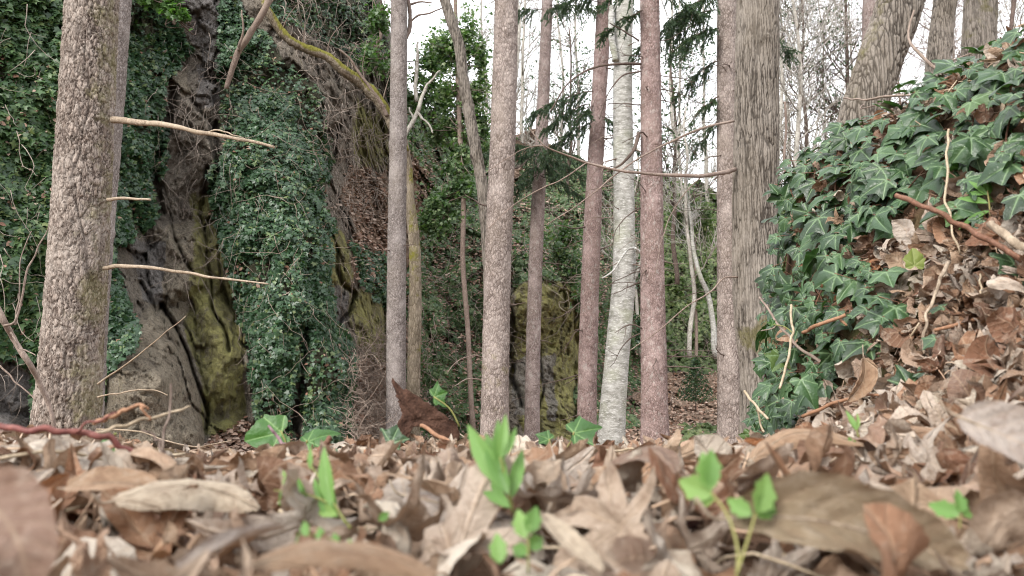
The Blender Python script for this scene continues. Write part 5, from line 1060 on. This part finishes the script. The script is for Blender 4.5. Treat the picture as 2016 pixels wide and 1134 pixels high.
# dark broken bark piece on the crest
def bark_piece():
    o = np.array([(770,746),(800,766),(835,788),(870,812),(900,834),(906,866),(880,872),(850,858),(825,838),(808,845),(798,872),(775,872),(772,850),(790,815),(784,790),(778,772)], float); n = len(o); rgb = np.random.default_rng(3)
    dens = []
    for i in range(n):
        a, b = o[i], o[(i + 1) % n]
        for k in range(5): dens.append(a + (b - a) * k / 5 + rgb.normal(0, 1.4, 2))
    d = np.array(dens); c = d.mean(0); rings = 8; Vf, Vb = [P(*c, 1.03)[None]], [P(*c, 1.055)[None]]
    for k in range(1, rings + 1):
        q = c + (d - c) * k / rings; y = 1.03 + .02 * (q[:, 0] - 840) / 70 * 1 + .0035 * fbm(np.c_[q / 9, q[:, 0] * 0], 4, 2); Vf.append(P(q[:, 0], q[:, 1], y)); Vb.append(P(q[:, 0], q[:, 1], y + .010 + .004 * vnoise(np.c_[q / 12, q[:, 0] * 0], 6)))
    Vf = np.vstack(Vf); Vb = np.vstack(Vb); m = len(d); nf = len(Vf); j = np.arange(m); j2 = (j + 1) % m
    T = np.stack([np.zeros(m, int), 1 + j2, 1 + j], 1); Q = np.vstack([np.stack([1 + k * m + j, 1 + k * m + j2, 1 + (k + 1) * m + j2, 1 + (k + 1) * m + j], 1) for k in range(rings - 1)])
    e = 1 + (rings - 1) * m; side = np.stack([e + j, e + j2, nf + e + j2, nf + e + j], 1)
    o_ = link('bark_piece', mesh_np('bark_piece', np.vstack([Vf, Vb]), [np.vstack([T, T[:, ::-1] + nf]), np.vstack([Q, Q[:, ::-1] + nf, side])], [M['barkp']], attrs={'crack': np.zeros(nf * 2), 'moss': np.zeros(nf * 2)}, smooth=False))
    tag(o_, 'dark reddish-brown broken piece of bark standing up from the litter', 'bark piece')
M['barkp'] = m_simple('broken_bark', (.055, .028, .02), (.15, .08, .055), 60, .9, .8, .003)
bark_piece()

M['redstem'] = m_simple('red_stem', (.16, .05, .045), (.24, .10, .08), 40, .5, .2, .001)
M['purple'] = m_simple('purple_stem', (.20, .12, .14), (.30, .20, .21), 40, .5, .3, .001)
M['straw'] = m_simple('straw_stem', (.34, .26, .17), (.50, .41, .30), 80, .6, .3, .001)
M['brownstick'] = m_simple('brown_stick', (.13, .065, .04), (.26, .13, .085), 90, .6, .5, .001)
M['orange'] = m_simple('orange_stem', (.22, .11, .06), (.36, .20, .12), 90, .6, .3, .001)
def stick(name, mat, ctrl, label, cat='twig', seed=1, side=(), n=8, w=.0025, knots=.12):
    a = np.array(ctrl, float); W = P(a[:, 0], a[:, 1], a[:, 2]); K = max(14, len(a) * 8); c = wob(spline(W, K), w, seed); d = a[:, 2]
    r = np.interp(np.linspace(0, 1, K), np.linspace(0, 1, len(a)), a[:, 3] * d) / 2 / F; r = r * (1 + knots * vnoise(np.c_[np.arange(K) * .9, np.zeros(K), np.zeros(K)], seed))
    V, Q, T = tube(c, r, n)
    if not side: o = link(name, mesh_np(name, V - c[0], [Q, T], [M[mat]], attrs={'crack': np.zeros(len(V)), 'moss': np.zeros(len(V))}), None, c[0]); return tag(o, label, cat)
    t = thing(name, c[0], label, cat); child('main_stem', V, [Q, T], M[mat], t, attrs={'crack': np.zeros(len(V)), 'moss': np.zeros(len(V))})
    for k, s_ in enumerate(side):
        a = np.array(s_, float); c2 = wob(spline(P(a[:, 0], a[:, 1], a[:, 2]), 12), w, seed + k + 5); r = np.interp(np.linspace(0, 1, 12), np.linspace(0, 1, len(a)), a[:, 3] * a[:, 2]) / 2 / F; V, Q, T = tube(c2, r, 6)
        child('side_twig', V, [Q, T], M[mat], t, attrs={'crack': np.zeros(len(V)), 'moss': np.zeros(len(V))})
    return t
stick('woody_vine', 'redstem', [(-30,838,.55,12),(60,845,.55,12),(150,850,.56,13),(220,866,.57,13),(270,900,.58,12),(300,935,.58,12)], 'dark red arching stem across the litter at the left', side=[[(150,850,.56,6),(190,830,.56,5),(230,812,.56,4)]])
stick('fallen_twig', 'orange', [(185,835,.62,9),(230,815,.62,9),(278,797,.62,8),(292,806,.62,6)], 'orange-brown forked twig tip above the dark red stem', side=[[(278,800,.62,6),(288,812,.62,5),(296,828,.62,4)]])
stick('fallen_twig', 'straw', [(170,862,.6,7),(240,838,.62,7),(310,818,.64,6),(375,800,.66,4)], 'long straw-coloured stalk slanting up right beside the big pine')
stick('fallen_twig', 'twig', [(330,905,.6,6),(312,870,.6,5),(290,850,.6,4),(278,848,.6,3)], 'short bent grey twig standing behind the red stem', side=[[(318,900,.6,5),(332,840,.6,4),(336,755,.6,3)]])
stick('woody_vine', 'purple', [(1180,1068,.45,20),(1260,1052,.45,19),(1340,1038,.46,18),(1420,1022,.46,16)], 'thick purplish stem lying across the lower centre right of the shoots')
stick('fallen_twig', 'brownstick', [(585,945,.8,11),(610,910,.8,12),(632,880,.8,12),(650,862,.8,12)], 'dark brown twig slanting up right between two ivy leaves')
stick('fallen_twig', 'purple', [(585,925,.85,8),(570,890,.85,8),(545,860,.85,7),(528,838,.85,5)], 'mauve twig slanting up left across the dark ivy leaf')
stick('fallen_twig', 'tanstick' if 'tanstick' in M else 'orange', [(650,905,.85,10),(672,930,.84,10),(700,945,.83,10)], 'tan forked stalk left of the crinkled brown leaf', side=[[(700,945,.83,8),(714,920,.83,8),(720,885,.83,8)]])
stick('fallen_twig', 'orange', [(828,838,.92,7),(870,862,.9,8),(915,895,.88,9)], 'pale split stick leaning against the bark piece', seed=3)
stick('fallen_twig', 'straw', [(1010,918,.75,16),(1060,940,.74,18),(1110,970,.73,20),(1135,990,.72,18)], 'thick straw-coloured stick right of the tall green shoot', seed=4)
stick('fallen_twig', 'straw', [(985,1010,.6,9),(940,1060,.55,9),(880,1100,.5,9)], 'pale stalk among the leaves below the ribbed grey leaf', seed=7)
stick('fallen_twig', 'straw', [(1060,925,.8,5),(1150,905,.85,5),(1230,885,.9,5),(1330,892,.9,4)], 'thin straw stalk lying along the crest right of centre', seed=5)
# twigs on the bank
stick('bank_twig', 'brownstick', [(1763,384,1.05,10),(1830,412,1.02,10),(1900,448,1.0,11),(1960,482,.98,12),(2040,528,.96,12)], 'dark red-brown stick slanting down right across the ivy bank', seed=6)
stick('bank_twig', 'straw', [(1868,255,1.22,5),(1864,330,1.18,5),(1863,400,1.15,5),(1880,470,1.12,5),(1890,500,1.12,4)], 'thin white upright stalk in front of the ivy', seed=8)
stick('bank_twig', 'twig_pale', [(1992,118,1.25,14),(1988,175,1.22,15),(1972,240,1.2,15),(1962,300,1.2,16),(1966,330,1.2,12)], 'thick pale root climbing the bank near the top right', seed=9)
stick('bank_twig', 'twig_pale', [(1950,440,1.0,16),(1985,468,.98,18),(2040,500,.96,20)], 'broken pale stick end at the right edge of the bank', seed=10)
stick('bramble', 'twig', [(1660,193,1.9,3),(1700,196,1.8,4),(1760,188,1.7,5),(1800,190,1.65,5),(1840,205,1.6,7),(1895,150,1.5,9)], 'bare bramble twig arching over the top of the ivy bank', seed=11, side=[[(1890,150,1.5,8),(1850,140,1.55,7),(1815,110,1.6,6),(1790,50,1.7,5),(1800,20,1.7,4)], [(1850,142,1.55,5),(1870,120,1.6,4),(1900,110,1.6,3),(1960,85,1.7,3),(2016,60,1.7,3)]])
stick('bank_twig', 'twig', [(1495,585,1.6,4),(1530,635,1.55,5),(1570,680,1.5,6),(1610,710,1.45,7),(1650,745,1.4,6)], 'slanting grey twig standing out from the ivy in front of the oak', seed=12, side=[[(1530,638,1.55,3),(1515,650,1.55,3),(1498,652,1.55,2)]])
stick('bank_twig', 'straw', [(1558,600,1.45,5),(1560,660,1.42,5),(1550,710,1.4,5),(1535,765,1.38,5)], 'straw-coloured upright stalk at the left edge of the ivy', seed=13)
stick('bank_twig', 'straw', [(1466,770,1.5,5),(1490,800,1.45,5),(1512,825,1.4,5)], 'short straw stalk in front of the foot of the oak', seed=14, side=[[(1490,800,1.45,4),(1500,840,1.45,4),(1504,850,1.4,4)]])
stick('bank_twig', 'orange', [(1580,820,1.15,7),(1660,786,1.1,7),(1740,775,1.05,6),(1800,768,1.0,5)], 'orange-brown runner along the foot of the ivy bank', seed=15)
stick('bank_twig', 'orange', [(1840,650,1.05,8),(1900,635,1.02,8),(1960,615,1.0,7),(2040,590,.98,7)], 'pale orange stalk crossing the dead leaves at the right edge', seed=16)
stick('bank_twig', 'orange', [(1580,655,1.35,7),(1620,638,1.3,8),(1665,620,1.28,7)], 'knobbly orange-brown twig in the lower ivy', seed=17, side=[[(1650,625,1.3,6),(1668,640,1.28,5)]])
stick('bank_twig', 'twig_pale', [(1820,700,1.05,5),(1822,640,1.06,6),(1850,560,1.08,7),(1868,515,1.1,8)], 'lumpy grey upright twig in the dead leaves of the bank', seed=18)
stick('bank_twig', 'straw', [(1930,540,1.05,4),(1933,590,1.03,4),(1930,630,1.02,4)], 'thin pale straw standing right of the crossing stalk', seed=19)
stick('bank_twig', 'straw', [(1990,545,1.0,5),(1965,590,1.0,5),(1950,640,1.0,4)], 'pale slanting straw near the right edge of the bank', seed=20)
# clutter of short twigs on bank and litter
rg = np.random.default_rng(31); lst = []
for k in range(420):
    if k < 230: x, y = rg.uniform(.35, 1.2), rg.uniform(.85, 1.8)
    else: x, y = rg.uniform(-.8, .7), rg.uniform(.35, 1.2)
    z = float(ground(x, y)) + rg.uniform(.0, .02); p = np.array([x, y, z]); px, py = proj(p)
    if k >= 230 and py < np.interp(px, SKX, SKY) + 12: continue
    d = rg.normal(0, 1, 3) * [1, 1, .35]; d /= np.linalg.norm(d); l = rg.uniform(.03, .12); g_ = gnormal(np.array([x]), np.array([y]))[0]; d = d - g_ * (d @ g_) * .8
    lst.append((spline([p, p + d * l * .5 + rg.normal(0, .006, 3), p + d * l + rg.normal(0, .006, 3)], 6), rg.uniform(.0006, .0018)))
V, Fs = tubes(lst, 5); tag(child('twig_litter', V, Fs, M['straw'], None), 'scattered thin stalks and twiglets lying on the dead leaves', 'twigs', kind='stuff')

# green seedlings ------------------------------------------------------------
_lo = mirror(np.array([(0, 0), (.07, .12), (.12, .35), (.11, .6), (.05, .85), (0, 1)])); LV, LF = fan(_lo, 3, (0, .45)); LANCE = (np.c_[LV, .5 * np.abs(LV[:, 0]) - .25 * LV[:, 1] ** 2], LF, np.c_[LV, LV[:, 0] * 0])
_lo = mirror(np.array([(0, 0), (.14, .1), (.29, .3), (.24, .42), (.31, .55), (.17, .72), (.11, .86), (0, 1)])); LV, LF = fan(_lo, 3, (0, .45)); TOOTH = (np.c_[LV, .3 * np.abs(LV[:, 0]) - .2 * LV[:, 1] ** 2], LF, np.c_[LV, LV[:, 0] * 0])
for nm, tm in (('lance', LANCE), ('tooth', TOOTH)): LM[nm] = mesh_np('leaflet', tm[0], tm[1], [M['fresh']], attrs={'rnd': np.zeros(len(tm[0]))}, vecs={'luv': tm[2]})
def seedling(label, stems, leaves, name='seedling', cat='seedling'):
    """stems: polylines (px,py,Y,w); leaves: (px,py,Y, length_px, direction in picture deg (0 = up), tilt, template)"""
    b = P(*stems[0][0][:3]); t = thing(name, b, label, cat)
    for s_ in stems:
        a = np.array(s_, float); c = spline(P(a[:, 0], a[:, 1], a[:, 2]), 12); r = .6 * np.interp(np.linspace(0, 1, 12), np.linspace(0, 1, len(a)), a[:, 3] * a[:, 2]) / 2 / F; V, Q, T = tube(c, r, 7)
        child('stem', V, [Q, T], M['fresh_stem'], t, attrs={'rnd': np.zeros(len(V))}, vecs={'luv': np.zeros((len(V), 3))})
    for (px, py, Y, l, a, ti, tm) in leaves: place('leaf', LM[tm], P(px, py, Y), face_rot(-a, ti, a * .5), l * (1.0 if tm == 'tooth' else 1.15) / F * Y, t)
seedling('tall bright green shoot with upright leaves in the centre foreground', [[(1010,1010,.40,10),(1000,960,.40,9),(985,900,.40,7)]],
    [(1000,965,.40,150,-42,10,'lance'),(1002,975,.395,130,-28,20,'lance'),(985,905,.40,80,8,10,'lance'),(985,930,.40,95,-4,15,'lance'),(1002,985,.4,100,20,20,'lance'),(1005,1000,.39,110,-60,30,'lance'),(990,900,.40,60,30,10,'lance')])
seedling('small bright green seedling low at the centre bottom', [[(1040,1130,.33,8),(1040,1070,.33,7),(1035,1030,.34,6)]], [(1035,1060,.33,60,-20,20,'tooth'),(1040,1050,.33,58,25,20,'tooth'),(1038,1080,.33,55,70,30,'tooth'),(1040,1090,.33,50,-80,30,'tooth'),(985,1110,.32,60,-10,20,'tooth')])
seedling('feathery bright green seedling left of the ribbed grey leaf', [[(690,1040,.42,9),(660,1000,.43,8),(610,975,.44,6),(540,965,.45,4)], [(680,1030,.42,7),(640,960,.44,6),(612,915,.46,4)]],
    [(560 + k * 15, 968 + k * 4, .44, 58 - 3 * (k % 3), (-50 if k % 2 else -120) + 6 * (k % 3), 15, 'lance') for k in range(8)] + [(655,1000,.43,110,-20,10,'lance'),(668,1020,.425,100,-65,20,'lance'),(665,1015,.42,90,-85,30,'lance'),(612,925,.46,40,-10,10,'lance')])
seedling('frond-like small green seedling at the bottom left of centre', [[(700,1110,.34,6),(670,1070,.35,5),(600,1050,.36,4)]], [(590 + k * 15, 1050 + k * 6, .35, 34, (-30 if k % 2 else -150), 20, 'tooth') for k in range(8)] + [(745,1025,.38,30,60,20,'tooth')])
seedling('two-stemmed bright green seedling with lobed leaves right of centre', [[(1450,1150,.30,11),(1452,1080,.31,10),(1430,1010,.32,9),(1400,970,.33,8)], [(1450,1130,.30,11),(1470,1070,.31,9),(1488,1010,.32,8)]],
    [(1405,975,.33,85,-75,10,'tooth'),(1400,965,.33,75,-8,10,'tooth'),(1395,955,.33,70,12,5,'tooth'),(1410,980,.33,60,-100,20,'tooth'),(1488,1010,.32,90,35,10,'tooth'),(1485,1015,.32,95,62,10,'tooth'),(1480,1015,.32,60,-60,20,'tooth'),(1492,1005,.32,80,78,15,'tooth')])
seedling('small green seedling partly hidden at the lower right', [[(1890,1040,.36,7),(1890,1015,.36,6)]], [(1890,1015,.36,60,-70,25,'tooth'),(1890,1010,.36,50,20,20,'tooth'),(1895,1015,.36,55,70,25,'tooth')])
seedling('bright weed with pointed leaves on the bank between the ivy and the dead leaves', [[(1950,432,1.1,6),(1948,405,1.1,6),(1944,375,1.1,5)]], [(1946,400,1.1,52,-65,15,'lance'),(1946,398,1.1,50,62,15,'lance'),(1944,385,1.1,42,-35,10,'lance'),(1944,385,1.1,42,35,10,'lance'),(1944,380,1.1,34,-5,10,'lance'),(1950,415,1.1,60,-110,30,'lance'),(1944,382,1.1,36,-75,10,'lance'),(1944,382,1.1,36,80,10,'lance')], 'weed', 'weed')
seedling('glossy light green leaf cluster at the right edge above the bank', [[(2022,330,1.15,6),(2018,300,1.15,6),(2012,265,1.15,5)]], [(2012,290,1.15,60,-60,15,'lance'),(2012,280,1.15,60,-20,15,'lance'),(2014,285,1.15,60,50,15,'lance'),(2012,320,1.15,45,-80,15,'lance')], 'weed', 'weed')
seedling('small pale shoot standing in front of the dead leaf crest at the right', [[(1690,860,.6,6),(1686,845,.6,5)]], [(1688,850,.6,40,-20,10,'lance'),(1688,845,.6,30,15,10,'lance'),(1670,868,.6,50,80,60,'lance')])

# ================================================================ IVY ON THE BANK
def bank_ivy():
    r = np.random.default_rng(91); n = 13000; x = r.uniform(.35, 1.5, n); y = r.uniform(.95, 2.5, n); z = ground(x, y); gn = gnormal(x, y); p = np.c_[x, y, z]; px, py = proj(p)
    dens = 1.0 / np.maximum(gn[:, 2], .25)       # even cover on steep sides
    cover = inside_ivy(px, py) | ((y > 1.9) & (px > 1560) & (r.random(n) < .9)); side = (gn[:, 2] < .6)
    sparse = (~cover) & (r.random(n) < .07) & (px > 1650) & (py < 800); keep = (cover | sparse) & (r.random(n) < dens / 4 * .75) & (px < 2150) & (z > ground(x * 0 - .5, y) + .03)
    g = vnoise(p * 7, 13); keep &= (g > -.34) | (side & (g > -.5))
    x, y, z, gn, p, px, py = [a[keep] for a in (x, y, z, gn, p, px, py)]; n = len(x)
    lift = r.uniform(.006, .055, n); loc = p + gn * lift[:, None]
    nr = gn * .8 + np.array([-.05, -.45, .35]) + r.normal(0, .42, (n, 3)); rot = rotm(nr, r.normal(0, .9, n)); size = r.uniform(.028, .070, n) * np.where(r.random(n) < .35, .6, 1.0)
    # show size decides which leaves are parts of their own
    vis = (px > 1480) & (px < 2030) & (py > 60); sc = np.where(vis, size / np.linalg.norm(loc, axis=1) * (1 + lift * 8) * np.clip(-(rot[:, :, 2] * loc).sum(1) / np.linalg.norm(loc, axis=1), .1, 1), 0)
    order = np.argsort(-sc); t = thing('ivy_plant', P(1700, 800, 1.2), 'spreading dark green ivy with pale-veined lobed leaves covering the bank at the right', 'ivy')
    for i in order[:96]: k = int(r.integers(7)); place('leaf', leaf_mesh('ivy', k, 'ivy_near'), loc[i], rot[i], size[i], t)
    rest = order[96:]; scat('leaves', IVY_T, loc[rest], rot[rest], size[rest], M['ivy_near'], np.clip(r.beta(2, 2.2, len(rest)), 0, .99), t, 3)['kind'] = 'stuff'
    h = np.array(P(1803, 522, 1.16)); o = place('leaf', leaf_mesh('ivy', 0, 'olive_leaf'), h, face_rot(0, 10, 0), .04, t); o['label'] = 'yellow-green ivy leaf'
    for (a, b, Y, w, ro, k) in ((1770, 625, 1.18, 82, 175, 0), (1780, 738, 1.02, 78, 10, 3), (1915, 285, 1.13, 84, 165, 2), (1990, 190, 1.2, 80, 150, 5), (1985, 525, .98, 70, 120, 4), (1590, 765, 1.22, 70, 200, 1), (1870, 200, 1.3, 70, 190, 6)):
        s = w / F * Y / 1.2; rt = face_rot(ro, 25, 0); place('leaf', leaf_mesh('ivy', k, 'ivy_near'), P(a, b, Y) - (rt * s) @ np.array([0, .4, 0]), rt, s, t)
    lst = []
    for k in range(160):
        i = int(r.integers(n)); d = r.normal(0, 1, 3); d -= gn[i] * (d @ gn[i]); d /= np.linalg.norm(d) + 1e-6; l = r.uniform(.04, .16); pts = []
        for s in np.linspace(0, 1, 7):
            q = p[i] + d * l * s; q[2] = ground(q[0], q[1]) if abs(ground(q[0], q[1]) - q[2]) < .1 else q[2]; pts.append(q + gn[i] * (.012 + .01 * math.sin(s * 3 + k)))
        lst.append((np.array(pts), r.uniform(.0008, .0018)))
    for i in order[:700]:
        lst.append((np.array([loc[i], loc[i] * .5 + (p[i] + r.normal(0, .01, 3)) * .5 - rot[i][:, 1] * .01, p[i]]), .0007))
    V, Fs = tubes(lst, 4); child('stems', V, Fs, M['brownstick'], t)
bank_ivy()
print('objects', len(bpy.data.objects), 'polys', sum(len(m.polygons) for m in bpy.data.meshes))
